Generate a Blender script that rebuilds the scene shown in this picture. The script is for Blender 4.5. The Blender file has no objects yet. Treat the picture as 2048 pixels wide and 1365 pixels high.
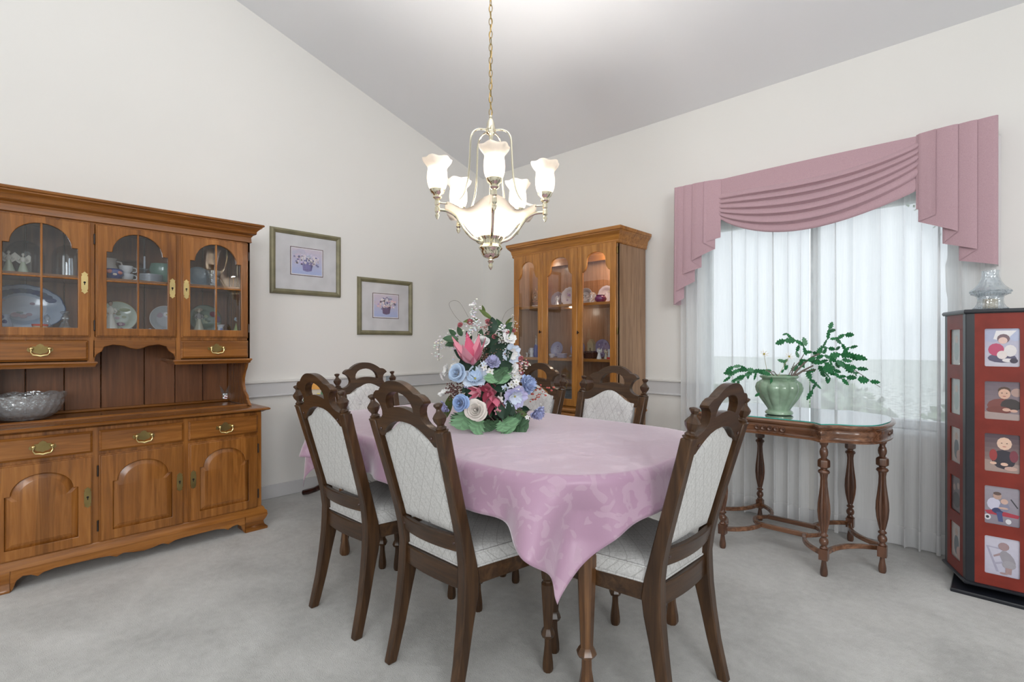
import bpy, math, random
from mathutils import Vector, Matrix
from mathutils.geometry import tessellate_polygon
PI = math.pi
R = random.Random(7)
SC = bpy.context.scene
COL = SC.collection

# ------------------------------------------------------------------ camera, world, lights, exposure
cam_d = bpy.data.cameras.new('camera'); cam = bpy.data.objects.new('camera', cam_d); COL.objects.link(cam)
cam_d.sensor_width = 36.0; cam_d.lens = 36.0 * 1017.0 / 2048.0
cam_d.shift_y = 2.9 / 2048.0; cam_d.clip_start = 0.02; cam_d.clip_end = 200
cam.location = (0, 0, 1.22); cam.rotation_euler = (PI / 2, 0, math.atan2(976.0, 1017.0))
SC.camera = cam
W = bpy.data.worlds.new('world'); SC.world = W; W.use_nodes = True
bg = W.node_tree.nodes['Background']; bg.inputs[0].default_value = (0.90, 0.95, 1.0, 1); bg.inputs[1].default_value = 0.86
vs = SC.view_settings; vs.view_transform = 'Standard'; vs.look = 'None'; vs.gamma = 1.0; vs.use_curve_mapping = False
vs.exposure = 0.80

def area(name, loc, target, sx, sy, power, col):
    l = bpy.data.lights.new(name, 'AREA'); l.shape = 'RECTANGLE'; l.size = sx; l.size_y = sy
    l.energy = power; l.color = col
    o = bpy.data.objects.new(name, l); COL.objects.link(o); o.location = loc
    o.rotation_euler = (Vector(target) - Vector(loc)).to_track_quat('-Z', 'Y').to_euler()
    return o
area('back_fill_light', (1.2, -3.7, 2.2), (-1.6, 2.4, 1.6), 3.2, 2.0, 48, (0.98, 0.99, 1.0))  # added fill behind the camera; the back wall has no window
area('side_fill_light', (3.9, -1.6, 2.1), (-2.6, 1.8, 1.4), 2.2, 1.9, 84, (0.98, 0.99, 1.0))  # added level fill from the side; no window in that wall
area('ceiling_wash_light', (-0.45, 0.35, 2.75), (-0.5, 0.4, 4.6), 1.7, 1.7, 30, (0.97, 0.985, 1.0))  # unseen up-facing fill, added to brighten the ceiling

# ------------------------------------------------------------------ materials
def rgb(r, g, b):
    return tuple(((c / 255.0) / 12.92 if c <= 10 else ((c / 255.0 + 0.055) / 1.055) ** 2.4) for c in (r, g, b)) + (1.0,)
class NT:
    def __init__(s, name):
        s.m = bpy.data.materials.new(name); s.m.use_nodes = True; s.t = s.m.node_tree
        s.b = s.t.nodes['Principled BSDF']; s.out = s.t.nodes['Material Output']
    def n(s, typ, **kw):
        x = s.t.nodes.new(typ)
        for k, v in kw.items():
            if k.startswith('i_'): x.inputs[k[2:]].default_value = v
            else: setattr(x, k, v)
        return x
    def l(s, a, b): s.t.links.new(a, b)
    def coord(s, scale=(1, 1, 1), space='Object'):
        tc = s.n('ShaderNodeTexCoord'); mp = s.n('ShaderNodeMapping'); mp.inputs['Scale'].default_value = scale
        s.l(tc.outputs[space], mp.inputs[0]); return mp.outputs[0]
    def noise(s, vec, scale, detail=3, rough=.5, dist=0):
        x = s.n('ShaderNodeTexNoise'); x.inputs['Scale'].default_value = scale; x.inputs['Detail'].default_value = detail
        x.inputs['Roughness'].default_value = rough; x.inputs['Distortion'].default_value = dist; s.l(vec, x.inputs['Vector']); return x.outputs[0]
    def ramp(s, fac, stops):
        x = s.n('ShaderNodeValToRGB'); e = x.color_ramp.elements
        while len(e) < len(stops): e.new(.5)
        for i, (p, c) in enumerate(stops): e[i].position = p; e[i].color = c
        s.l(fac, x.inputs[0]); return x.outputs[0]
    def bump(s, h, strength, dist=.01):
        x = s.n('ShaderNodeBump'); x.inputs['Strength'].default_value = strength; x.inputs['Distance'].default_value = dist
        s.l(h, x.inputs['Height']); s.l(x.outputs[0], s.b.inputs['Normal'])
    def math(s, op, a, b=None, c=None):
        x = s.n('ShaderNodeMath', operation=op)
        for i, v in enumerate((a, b, c)):
            if v is None: continue
            if isinstance(v, (int, float)): x.inputs[i].default_value = v
            else: s.l(v, x.inputs[i])
        return x.outputs[0]
    def mix(s, fac, a, b, blend='MIX'):
        x = s.n('ShaderNodeMix', data_type='RGBA', blend_type=blend)
        for i, v in ((0, fac), (6, a), (7, b)):
            if isinstance(v, (int, float, tuple)): x.inputs[i].default_value = v
            else: s.l(v, x.inputs[i])
        return x.outputs[2]
    def fres(s, ior):      # thin clear sheet: the same reflectance from either side
        g = s.n('ShaderNodeNewGeometry'); fr = s.n('ShaderNodeFresnel')
        s.l(s.math('ADD', ior, s.math('MULTIPLY', g.outputs['Backfacing'], 1.0 / ior - ior)), fr.inputs[0]); return fr
    def set(s, **kw):
        for k, v in kw.items(): s.b.inputs[k.replace('_', ' ')].default_value = v
def plain(name, col, rough=.5, metal=0, bumps=0, vary=.06, **kw):
    m = NT(name); v = m.coord(); nz = m.noise(v, 9, 4)
    d = tuple(c * (1 - vary * 2) for c in col[:3]) + (1,); u = tuple(min(1, c * (1 + vary)) for c in col[:3]) + (1,)
    m.l(m.ramp(nz, [(.35, d), (.65, u)]), m.b.inputs['Base Color']); m.set(Roughness=rough, Metallic=metal, **kw)
    if bumps: m.bump(m.noise(v, 120, 3), bumps, .002)
    return m.m
def wood(name, c0, c1, c2, axis=2, rough=.32, scale=1.0, ring=0.0, grain=1.0, coat=.25, stave=0, spec=.5):
    m = NT(name); s = [26 * scale] * 3; s[axis] = 1.6 * scale; v = m.coord(tuple(s)); v1 = m.coord()
    a = m.noise(v, 1.3, 6, .62, .8); b = m.noise(v, 5.0, 4, .6); c = m.noise(v1, 2.3, 2)
    f = m.math('ADD', m.math('MULTIPLY', a, .75), m.math('MULTIPLY', c, .25))
    colr = m.ramp(f, [(.34, c0), (.5, c1), (.66, c2)])
    if ring:
        w = m.n('ShaderNodeTexWave', wave_type='BANDS', bands_direction='XYZ'[(axis + 1) % 3] if 0 else 'X')
        s2 = [7 * scale] * 3; s2[axis] = .55 * scale; m.l(m.coord(tuple(s2)), w.inputs['Vector'])
        w.inputs['Scale'].default_value = 2.2; w.inputs['Distortion'].default_value = 5.5; w.inputs['Detail'].default_value = 3
        w.inputs['Detail Scale'].default_value = .8
        colr = m.mix(m.math('MULTIPLY', w.outputs[1], ring), colr, c0)
    if stave:
        sp = m.n('ShaderNodeSeparateXYZ'); m.l(v1, sp.inputs[0]); fl = m.math('FLOOR', m.math('ADD', m.math('MULTIPLY', sp.outputs[0 if axis == 2 else 2], 14.3), m.math('MULTIPLY', m.noise(v1, .8, 1), 2)))
        wn_ = m.n('ShaderNodeTexWhiteNoise', noise_dimensions='1D'); m.l(fl, wn_.inputs['W'])
        colr = m.mix(stave, colr, m.ramp(wn_.outputs[0], [(.0, (.62, .60, .58, 1)), (1, (1.0, 1.0, 1.0, 1))]), 'MULTIPLY')
    fine = m.ramp(b, [(.38, (.55, .5, .45, 1)), (.55, (1, 1, 1, 1))])
    colr = m.mix(.28 * grain, colr, fine, 'MULTIPLY')
    m.l(colr, m.b.inputs['Base Color']); m.set(Roughness=rough, Coat_Weight=coat, Coat_Roughness=.12, Specular_IOR_Level=spec)
    m.bump(b, .12, .002); return m.m
def glass(name, tint=(1, 1, 1, 1), ior=1.5, extra=0.0, rough=0.0):
    m = NT(name); m.t.nodes.remove(m.b)
    tr = m.n('ShaderNodeBsdfTransparent'); tr.inputs[0].default_value = tint
    gl = m.n('ShaderNodeBsdfGlossy'); gl.inputs['Roughness'].default_value = rough
    fr = m.fres(ior)
    ad = m.math('ADD', fr.outputs[0], extra); mx = m.n('ShaderNodeMixShader')
    m.l(ad, mx.inputs[0]); m.l(tr.outputs[0], mx.inputs[1]); m.l(gl.outputs[0], mx.inputs[2]); m.l(mx.outputs[0], m.out.inputs[0]); return m.m
def cutglass(name, tint=(.9, .95, .97, 1), rough=.03, white=.10, ior=1.5, bs=.9):
    m = NT(name); m.t.nodes.remove(m.b)
    tr = m.n('ShaderNodeBsdfTransparent'); tr.inputs[0].default_value = tint
    gl = m.n('ShaderNodeBsdfGlossy'); gl.inputs['Roughness'].default_value = rough
    df = m.n('ShaderNodeBsdfDiffuse'); df.inputs[0].default_value = (.8, .86, .9, 1)
    vo = m.n('ShaderNodeTexVoronoi'); vo.inputs['Scale'].default_value = 70; m.l(m.coord(), vo.inputs['Vector'])
    bp = m.n('ShaderNodeBump'); bp.inputs['Strength'].default_value = bs; bp.inputs['Distance'].default_value = .004; m.l(vo.outputs[0], bp.inputs['Height'])
    fr = m.fres(ior); m.l(bp.outputs[0], fr.inputs[1]); m.l(bp.outputs[0], gl.inputs['Normal'])
    a = m.n('ShaderNodeMixShader'); a.inputs[0].default_value = white; m.l(tr.outputs[0], a.inputs[1]); m.l(df.outputs[0], a.inputs[2])
    mx = m.n('ShaderNodeMixShader'); m.l(m.math('ADD', fr.outputs[0], .14), mx.inputs[0]); m.l(a.outputs[0], mx.inputs[1]); m.l(gl.outputs[0], mx.inputs[2])
    m.l(mx.outputs[0], m.out.inputs[0]); return m.m
def sheer(name, col, transp, transl):
    m = NT(name); m.t.nodes.remove(m.b)
    tr = m.n('ShaderNodeBsdfTransparent'); tl = m.n('ShaderNodeBsdfTranslucent'); df = m.n('ShaderNodeBsdfDiffuse')
    tl.inputs[0].default_value = col; df.inputs[0].default_value = col
    a = m.n('ShaderNodeMixShader'); a.inputs[0].default_value = transl; m.l(df.outputs[0], a.inputs[1]); m.l(tl.outputs[0], a.inputs[2])
    # fine weave varies the openness a little
    nz = m.noise(m.coord((40, 40, 1.5)), 3, 2); f = m.math('ADD', m.math('MULTIPLY', nz, .14), transp - .07)
    b = m.n('ShaderNodeMixShader'); m.l(f, b.inputs[0]); m.l(a.outputs[0], b.inputs[1]); m.l(tr.outputs[0], b.inputs[2])
    m.l(b.outputs[0], m.out.inputs[0]); return m.m
def painted(name, rough=.35, coat=.0, soft=0.0, sheen=0):
    m = NT(name); a = m.n('ShaderNodeAttribute', attribute_name='Col')
    nz = m.noise(m.coord(), 60, 3); c = m.mix(.22, a.outputs[0], m.ramp(nz, [(.3, (.75, .75, .75, 1)), (.7, (1, 1, 1, 1))]), 'MULTIPLY')
    m.l(c, m.b.inputs['Base Color']); m.set(Roughness=rough, Coat_Weight=coat, Sheen_Weight=sheen); return m.m

M = {}
def mk():
    # walls, ceiling, carpet
    def wallm(n, c, r=.85):
        m = NT(n); v = m.coord(); k = m.noise(v, .7, 2)
        m.l(m.ramp(k, [(.3, tuple(x * .97 for x in c[:3]) + (1,)), (.7, c)]), m.b.inputs['Base Color'])
        m.set(Roughness=r); m.bump(m.noise(v, 160, 3), .05, .002); return m.m
    M['wall'] = wallm('cream_wall_paint', (.84, .83, .80, 1))
    M['ceil'] = wallm('ceiling_paint', (.84, .85, .87, 1), .9)
    M['trim'] = wallm('pale_grey_trim_paint', (.66, .66, .67, 1), .5)
    M['trimtop'] = wallm('white_trim_paint', (.80, .79, .76, 1), .5)
    m = NT('grey_carpet'); v = m.coord()
    a = m.noise(v, 2.2, 4, .55, .4); b = m.noise(v, 260, 2, .6); c = m.noise(v, 26, 3, .6)
    f = m.math('ADD', m.math('MULTIPLY', a, .55), m.math('ADD', m.math('MULTIPLY', b, .25), m.math('MULTIPLY', c, .2)))
    m.l(m.ramp(f, [(.36, (.43, .43, .415, 1)), (.5, (.57, .57, .55, 1)), (.64, (.69, .69, .67, 1))]), m.b.inputs['Base Color'])
    m.set(Roughness=.95, Sheen_Weight=.25); m.bump(m.math('ADD', b, m.math('MULTIPLY', c, 1.2)), .55, .006); M['carpet'] = m.m
    # woods
    k = dict(rough=.27, coat=.25, stave=.8, spec=.4)
    mp = ((.19, .066, .012, 1), (.31, .114, .021, 1), (.42, .170, .036, 1))
    M['maple'] = wood('maple_vertical', *mp, axis=2, grain=.5, **k); M['mapleh'] = wood('maple_horizontal', *mp, axis=0, grain=.5, **k)
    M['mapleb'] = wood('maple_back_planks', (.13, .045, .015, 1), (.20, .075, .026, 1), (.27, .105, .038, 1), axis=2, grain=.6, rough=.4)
    ok = ((.25, .092, .016, 1), (.43, .175, .031, 1), (.58, .265, .060, 1))
    M['oak'] = wood('oak_vertical', *ok, axis=2, rough=.33); M['oakh'] = wood('oak_horizontal', *ok, axis=0, rough=.33)
    M['oaks'] = wood('oak_side_panel', (.24, .13, .065, 1), (.36, .21, .115, 1), (.46, .28, .16, 1), axis=2, ring=.75, rough=.4)  # oak greyed in its colour for the light angle on the sides
    M['oakb'] = wood('oak_back_panel', (.32, .16, .08, 1), (.44, .24, .13, 1), (.54, .31, .18, 1), axis=2, ring=.3, rough=.45)
    wn = ((.027, .0125, .0052, 1), (.056, .0265, .0108, 1), (.10, .049, .020, 1))
    M['walnut'] = wood('dark_oak_vertical', *wn, axis=2, rough=.34, coat=.15, spec=.35); M['walnuth'] = wood('dark_oak_horizontal', *wn, axis=0, rough=.34, coat=.15, spec=.35)
    M['legoak'] = wood('table_leg_oak', (.055, .022, .008, 1), (.13, .057, .02, 1), (.21, .10, .037, 1), axis=2, rough=.35, ring=.5)
    M['console'] = wood('carved_walnut', (.045, .018, .010, 1), (.10, .042, .022, 1), (.19, .085, .045, 1), axis=2, rough=.28, coat=.4, grain=.6)
    M['consoleh'] = wood('carved_walnut_horizontal', (.07, .028, .013, 1), (.175, .075, .036, 1), (.33, .16, .085, 1), axis=0, rough=.26, coat=.4, grain=.5)
    M['mahog'] = wood('dark_mahogany', (.02, .006, .005, 1), (.045, .014, .010, 1), (.07, .022, .015, 1), axis=2, rough=.25)
    # metals
    M['brass'] = plain('polished_brass', (.90, .84, .66, 1), .12, 1.0, 0, .03)
    M['brassdull'] = plain('aged_brass', (.30, .225, .09, 1), .38, 1.0, 0, .12)
    M['brassgold'] = plain('bright_brass_plate', (.76, .60, .28, 1), .24, 1.0, 0, .06)
    M['iron'] = plain('dark_hinge_metal', (.05, .04, .035, 1), .4, .8)
    M['gold'] = plain('gilt', (.75, .5, .18, 1), .3, .8)
    M['black'] = plain('black_lacquer', (.014, .016, .022, 1), .28)
    M['redpanel'] = plain('red_lacquer_panel', (.23, .030, .019, 1), .42, 0, 0, .08, Specular_IOR_Level=.3)
    M['dark'] = plain('near_black', (.01, .008, .006, 1), .7)
    # fabrics
    m = NT('cream_lattice_upholstery'); tc = m.n('ShaderNodeTexCoord'); sp = m.n('ShaderNodeSeparateXYZ'); m.l(tc.outputs['Object'], sp.inputs[0])
    x, y, z = sp.outputs
    zz = m.math('ADD', z, y)
    p = m.math('ADD', x, m.math('MULTIPLY', zz, .8)); q = m.math('SUBTRACT', x, m.math('MULTIPLY', zz, .8))
    def line(t, s, w, off=0.0):
        fr = m.math('FRACT', m.math('ADD', m.math('MULTIPLY', t, s), off)); return m.math('LESS_THAN', m.math('ABSOLUTE', m.math('SUBTRACT', fr, .5)), w)
    alt = m.math('GREATER_THAN', m.math('FRACT', m.math('MULTIPLY', q, 17)), .5)
    alt2 = m.math('GREATER_THAN', m.math('FRACT', m.math('MULTIPLY', p, 17)), .5)
    L1 = m.math('MULTIPLY', line(p, 34, .045), alt); L0 = line(p, 17, .022, .25); L2 = m.math('MULTIPLY', line(q, 34, .045), m.math('SUBTRACT', 1.0, alt2)); L3 = line(q, 17, .022, .25)
    ln = m.math('MINIMUM', m.math('ADD', m.math('ADD', L0, L3), m.math('MULTIPLY', m.math('ADD', L1, L2), .6)), 1.0)
    wv = m.noise(m.coord((1, 1, 1)), 160, 2)
    base = m.ramp(wv, [(.3, (.51, .51, .50, 1)), (.7, (.655, .655, .645, 1))])
    m.l(m.mix(m.math('MULTIPLY', ln, .55), base, (.28, .275, .265, 1)), m.b.inputs['Base Color']); m.set(Roughness=.85, Sheen_Weight=.2)
    m.bump(m.math('SUBTRACT', m.math('MULTIPLY', wv, .3), ln), .4, .002); M['fabric'] = m.m
    m = NT('rose_damask_cloth'); v = m.coord((1, 1, 1)); dv = m.noise(v, 15, 1.5, .45, 1.6); dv2 = m.noise(v, 5, 1, .5)
    msk = m.ramp(m.math('ADD', dv, m.math('MULTIPLY', m.math('SUBTRACT', dv2, .5), .35)), [(.53, (0, 0, 0, 1)), (.56, (1, 1, 1, 1))])
    m.l(m.mix(msk, (.42, .26, .365, 1), (.465, .315, .41, 1)), m.b.inputs['Base Color'])
    m.l(m.math('ADD', m.math('MULTIPLY', msk, .25), .38), m.b.inputs['Roughness']); m.set(Sheen_Weight=1.0, Sheen_Roughness=.4)
    m.b.inputs['Sheen Tint'].default_value = (.98, .93, .97, 1)
    m.bump(m.math('ADD', m.math('MULTIPLY', m.noise(v, 300, 2), .5), msk), .10, .002); M['cloth'] = m.m
    m = NT('dusty_rose_drape'); v = m.coord(); nz = m.noise(m.coord((200, 200, 200)), 1.5, 2)
    m.l(m.ramp(nz, [(.3, (.46, .295, .335, 1)), (.7, (.53, .35, .39, 1))]), m.b.inputs['Base Color']); m.set(Roughness=.8, Sheen_Weight=.3); m.bump(nz, .1, .001); M['drape'] = m.m
    M['sheer'] = sheer('white_voile', (.95, .965, .98, 1), .33, .42); M['hem'] = sheer('white_voile_hem', (.95, .96, .97, 1), .12, .5)
    # glass and china
    M['pane'] = glass('cabinet_glass', (.95, .97, .985, 1), 1.52, .02); M['winpane'] = glass('window_glass', (.97, .99, 1, 1))
    M['tableglass'] = glass('table_top_glass', (.80, .93, .90, 1), 1.6, .38); M['glassedge'] = plain('green_glass_edge', (.05, .45, .38, 1), .1)
    M['picglass'] = glass('picture_glass', (1, 1, 1, 1), 1.35, 0, .3); M['dome'] = glass('thin_clear_glass', (.88, .92, .95, 1), 1.5, .06); M['crystal'] = cutglass('cut_crystal', (.93, .95, .96, 1), .06, .20, 1.5, 1.0); M['crystalc'] = cutglass('clear_crystal', (.95, .98, 1, 1), .03, .10, 1.5, .7)
    m = NT('frosted_shade'); m.t.nodes.remove(m.b); tl = m.n('ShaderNodeBsdfTranslucent'); df = m.n('ShaderNodeBsdfDiffuse'); gl = m.n('ShaderNodeBsdfGlossy')
    tl.inputs[0].default_value = (.62, .585, .54, 1); df.inputs[0].default_value = (.93, .89, .84, 1); gl.inputs['Roughness'].default_value = .25
    vv = m.n('ShaderNodeTexVoronoi'); vv.inputs['Scale'].default_value = 42; m.l(m.coord(), vv.inputs['Vector'])
    mm = m.n('ShaderNodeMixShader'); m.l(m.math('ADD', m.math('MULTIPLY', vv.outputs[0], .15), .5), mm.inputs[0]); m.l(df.outputs[0], mm.inputs[1]); m.l(tl.outputs[0], mm.inputs[2])
    m2 = m.n('ShaderNodeMixShader'); m2.inputs[0].default_value = .06; m.l(mm.outputs[0], m2.inputs[1]); m.l(gl.outputs[0], m2.inputs[2]); m.l(m2.outputs[0], m.out.inputs[0]); M['shade'] = m.m
    m = NT('lit_bulb'); m.set(Base_Color=(1, .95, .85, 1), Emission_Color=(1, .88, .70, 1), Emission_Strength=14.0); M['bulb'] = m.m
    M['china'] = painted('painted_china', .16, .5); M['print'] = painted('matte_print', .55); M['photo'] = painted('glossy_photo', .3, .15); M['petal'] = painted('silk_petal', .7, 0, 0, .3); M['leafm'] = painted('silk_leaf', .6)
    M['celadon'] = plain('celadon_glaze', (.27, .40, .28, 1), .15, 0, 0, .15, Coat_Weight=.6)
    M['cactus'] = plain('cactus_green', (.03, .20, .07, 1), .35, 0, .1, .25)
    M['stem'] = plain('grey_brown_stem', (.16, .13, .11, 1), .7)
    M['soil'] = plain('potting_soil', (.03, .02, .015, 1), .95, 0, .8)
    M['frame'] = plain('olive_gold_frame', (.235, .215, .125, 1), .42, .15, .25, .12); M['mat'] = plain('grey_mat_board', (.66, .66, .68, 1), .85, 0, .1, .04)
    M['maroon'] = plain('maroon_mat_edge', (.09, .02, .035, 1), .8); M['paper'] = plain('white_paper', (.78, .78, .80, 1), .8)
    M['candle'] = plain('red_candle_wax', (.65, .02, .035, 1), .4); M['cream'] = plain('cream_wax', (.72, .55, .32, 1), .5)
    M['winframe'] = plain('white_vinyl', (.75, .77, .78, 1), .4)
    M['grass'] = plain('pale_lawn', (.74, .78, .70, 1), .95, 0, 0, .3); M['bark'] = plain('bark', (.42, .39, .36, 1), .9, 0, .6, .3); M['treeleaf'] = plain('tree_leaf', (.40, .50, .34, 1), .7, 0, 0, .3)
    M['siding'] = plain('pale_siding', (.80, .82, .84, 1), .8); M['roof'] = plain('grey_shingle', (.55, .56, .58, 1), .9)
mk()

# ------------------------------------------------------------------ mesh building
class G:
    def __init__(s): s.v = []; s.f = []; s.c = []; s.cur = None
    def add(s, vs, fs):
        o = len(s.v); s.v += [tuple(p) for p in vs]; s.f += [tuple(i + o for i in f) for f in fs]; s.c += [s.cur] * len(fs); return s
    def col(s, *c): s.cur = c if len(c) == 4 else tuple(c) + (1,); return s
    def xf(s, m, start=0):
        for i in range(start, len(s.v)): s.v[i] = tuple(m @ Vector(s.v[i]))
        return s
    def box(s, x0, x1, y0, y1, z0, z1):
        return s.add([(x0, y0, z0), (x1, y0, z0), (x1, y1, z0), (x0, y1, z0), (x0, y0, z1), (x1, y0, z1), (x1, y1, z1), (x0, y1, z1)],
                     [(0, 3, 2, 1), (4, 5, 6, 7), (0, 1, 5, 4), (1, 2, 6, 5), (2, 3, 7, 6), (3, 0, 4, 7)])
    def grid(s, fn, nu, nv, cu=False, cv=False):
        a = nu if cu else nu + 1; b = nv if cv else nv + 1
        vs = [fn(i / nu, j / nv) for i in range(a) for j in range(b)]
        fs = [(i * b + j, ((i + 1) % a) * b + j, ((i + 1) % a) * b + (j + 1) % b, i * b + (j + 1) % b) for i in range(nu) for j in range(nv)]
        return s.add(vs, fs)
    def lathe(s, prof, n=24, c=(0, 0, 0), rib=0, nr=0, a0=0, sq=1.0, wave=0, nw=0, caps=True):
        vs = []; k = len(prof)
        for i in range(n):
            a = a0 + 2 * PI * i / n
            for j, (r, z) in enumerate(prof):
                q = r * (1 + rib * math.cos(nr * a)); zz = z + (wave * math.cos(nw * a) * (j / max(1, k - 1)) if wave else 0)
                vs.append((c[0] + q * math.cos(a), c[1] + q * sq * math.sin(a), c[2] + zz))
        fs = [(i * k + j, ((i + 1) % n) * k + j, ((i + 1) % n) * k + j + 1, i * k + j + 1) for i in range(n) for j in range(k - 1)]
        if caps and prof[0][0] > 1e-4: fs.append(tuple(i * k for i in range(n))[::-1])
        if caps and prof[-1][0] > 1e-4: fs.append(tuple(i * k + k - 1 for i in range(n)))
        return s.add(vs, fs)
    def tube(s, pts, r, n=8, closed=False, flat=1.0):
        P = [Vector(p) for p in pts]; m = len(P); rr = r if isinstance(r, (list, tuple)) else [r] * m
        vs = []; up = None
        for i, p in enumerate(P):
            d = (P[(i + 1) % m] - P[i - 1]) if (closed or 0 < i < m - 1) else (P[1] - P[0] if i == 0 else P[-1] - P[-2])
            d.normalize() if d.length else None
            if up is None: up = Vector((0, 0, 1)) if abs(d.z) < .9 else Vector((1, 0, 0))
            x = d.cross(up)
            if x.length < 1e-6: x = d.orthogonal()
            x.normalize(); y = x.cross(d).normalized(); up = y
            for k in range(n):
                a = 2 * PI * k / n; vs.append(p + x * (rr[i] * math.cos(a)) + y * (rr[i] * flat * math.sin(a)))
        fs = [(i * n + k, i * n + (k + 1) % n, ((i + 1) % m) * n + (k + 1) % n, ((i + 1) % m) * n + k) for i in range(m if closed else m - 1) for k in range(n)]
        if not closed: fs += [tuple(range(n))[::-1], tuple((m - 1) * n + k for k in range(n))]
        return s.add(vs, fs)
    def ext(s, outer, t0, t1, holes=(), ax='y'):
        loops = [list(outer)] + [list(h) for h in holes]; fl = [p for l in loops for p in l]; n = len(fl)
        T = lambda p, t: (p[0], t, p[1]) if ax == 'y' else ((t, p[0], p[1]) if ax == 'x' else (p[0], p[1], t))
        tri = tessellate_polygon([[Vector((p[0], p[1], 0)) for p in l] for l in loops])
        vs = [T(p, t0) for p in fl] + [T(p, t1) for p in fl]; fs = [tuple(t) for t in tri] + [tuple(i + n for i in t)[::-1] for t in tri]
        o = 0
        for l in loops:
            k = len(l); fs += [(o + i, o + (i + 1) % k, o + (i + 1) % k + n, o + i + n) for i in range(k)]; o += k
        return s.add(vs, fs)
    def loft(s, rings, cap0=True, cap1=True):
        k = len(rings[0]); vs = [p for r in rings for p in r]
        fs = [(a * k + i, a * k + (i + 1) % k, (a + 1) * k + (i + 1) % k, (a + 1) * k + i) for a in range(len(rings) - 1) for i in range(k)]
        s.add(vs, fs)
        o = len(s.v) - len(vs)
        for ok, a in ((cap0, 0), (cap1, len(rings) - 1)):
            if ok:
                t = tessellate_polygon([[Vector(p) for p in rings[a]]]); s.f += [tuple(o + a * k + i for i in q) for q in t]; s.c += [s.cur] * len(t)
        return s
    def sweepU(s, prof, x0, x1, yf, yb):       # moulding round a front and two sides; prof = (outward, z)
        cols = []
        for (o, z) in prof: cols.append([(x0 - o, yb, z), (x0 - o, yf - o, z), (x1 + o, yf - o, z), (x1 + o, yb, z)])
        n = len(prof); vs = [p for c in cols for p in c]
        fs = [(i * 4 + j, i * 4 + j + 1, ((i + 1) % n) * 4 + j + 1, ((i + 1) % n) * 4 + j) for i in range(n) for j in range(3)]
        fs += [tuple(i * 4 for i in range(n)), tuple(i * 4 + 3 for i in range(n))[::-1]]
        return s.add(vs, fs)
    def sph(s, c, r, n=12, m=8, q=None):
        r = r if isinstance(r, tuple) else (r, r, r); st = len(s.v)
        s.lathe([(math.sin(PI * j / m) if 0 < j < m else 0, -math.cos(PI * j / m)) for j in range(m + 1)], n)
        mt = Matrix.Translation(c) @ (q.to_matrix().to_4x4() if q else Matrix.Identity(4)) @ Matrix.Diagonal((r[0], r[1], r[2], 1)); return s.xf(mt, st)
    def mesh(s, name, sharp=32):
        me = bpy.data.meshes.new(name); me.from_pydata(s.v, [], s.f); me.validate(clean_customdata=False)
        if any(c for c in s.c) and len(me.polygons) == len(s.c):
            at = me.color_attributes.new('Col', 'FLOAT_COLOR', 'CORNER'); buf = []
            for p, c in zip(me.polygons, s.c): buf += list(c or (.8, .8, .8, 1)) * p.loop_total
            at.data.foreach_set('color', buf)
        import bmesh
        bm = bmesh.new(); bm.from_mesh(me); bmesh.ops.remove_doubles(bm, verts=bm.verts, dist=1e-6); bmesh.ops.recalc_face_normals(bm, faces=bm.faces); bm.to_mesh(me); bm.free()
        me.polygons.foreach_set('use_smooth', [True] * len(me.polygons)); me.set_sharp_from_angle(angle=math.radians(sharp)); return me

def tag(o, label=None, cat=None, group=None, kind=None):
    for k, v in (('label', label), ('category', cat), ('group', group), ('kind', kind)):
        if v: o[k] = v
    return o
def obj(name, g, mat, parent=None, bevel=0, label=None, loc=None, rot=None, sharp=32, mods=None):
    me = g if isinstance(g, bpy.types.Mesh) else g.mesh(name, sharp)
    if not me.materials: me.materials.append(M[mat] if isinstance(mat, str) else mat)
    o = bpy.data.objects.new(name, me); COL.objects.link(o)
    if parent: o.parent = parent
    if loc: o.location = loc
    if rot: o.rotation_euler = rot
    if label: o['label'] = label
    if bevel:
        b = o.modifiers.new('bevel', 'BEVEL'); b.width = bevel; b.segments = 2; b.limit_method = 'ANGLE'; b.angle_limit = math.radians(38); b.harden_normals = False
    return o
def thing(name, label, cat, loc=(0, 0, 0), rz=0, group=None):
    o = bpy.data.objects.new(name, None); COL.objects.link(o); o.empty_display_size = .1; o.location = loc; o.rotation_euler = (0, 0, rz)
    return tag(o, label, cat, group)
def single(name, g, mat, label, cat, loc=(0, 0, 0), rz=0, group=None, **kw):
    o = obj(name, g, mat, None, loc=loc, rot=(0, 0, rz), **kw); return tag(o, label, cat, group)
def kids(o): return [c for c in bpy.data.objects if c.parent == o]
def dup(root, loc, rz, label, children):
    r = root.copy(); COL.objects.link(r); r.location = loc; r.rotation_euler = (0, 0, rz); r['label'] = label
    for ch, gs in children:
        c = ch.copy(); COL.objects.link(c); c.parent = r
        for g in gs: d = g.copy(); COL.objects.link(d); d.parent = c
    return r
def struct(name, g, mat, parent=None, **kw):
    o = obj(name, g, mat, parent, **kw)
    if not parent: o['kind'] = 'structure'
    return o

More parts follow.
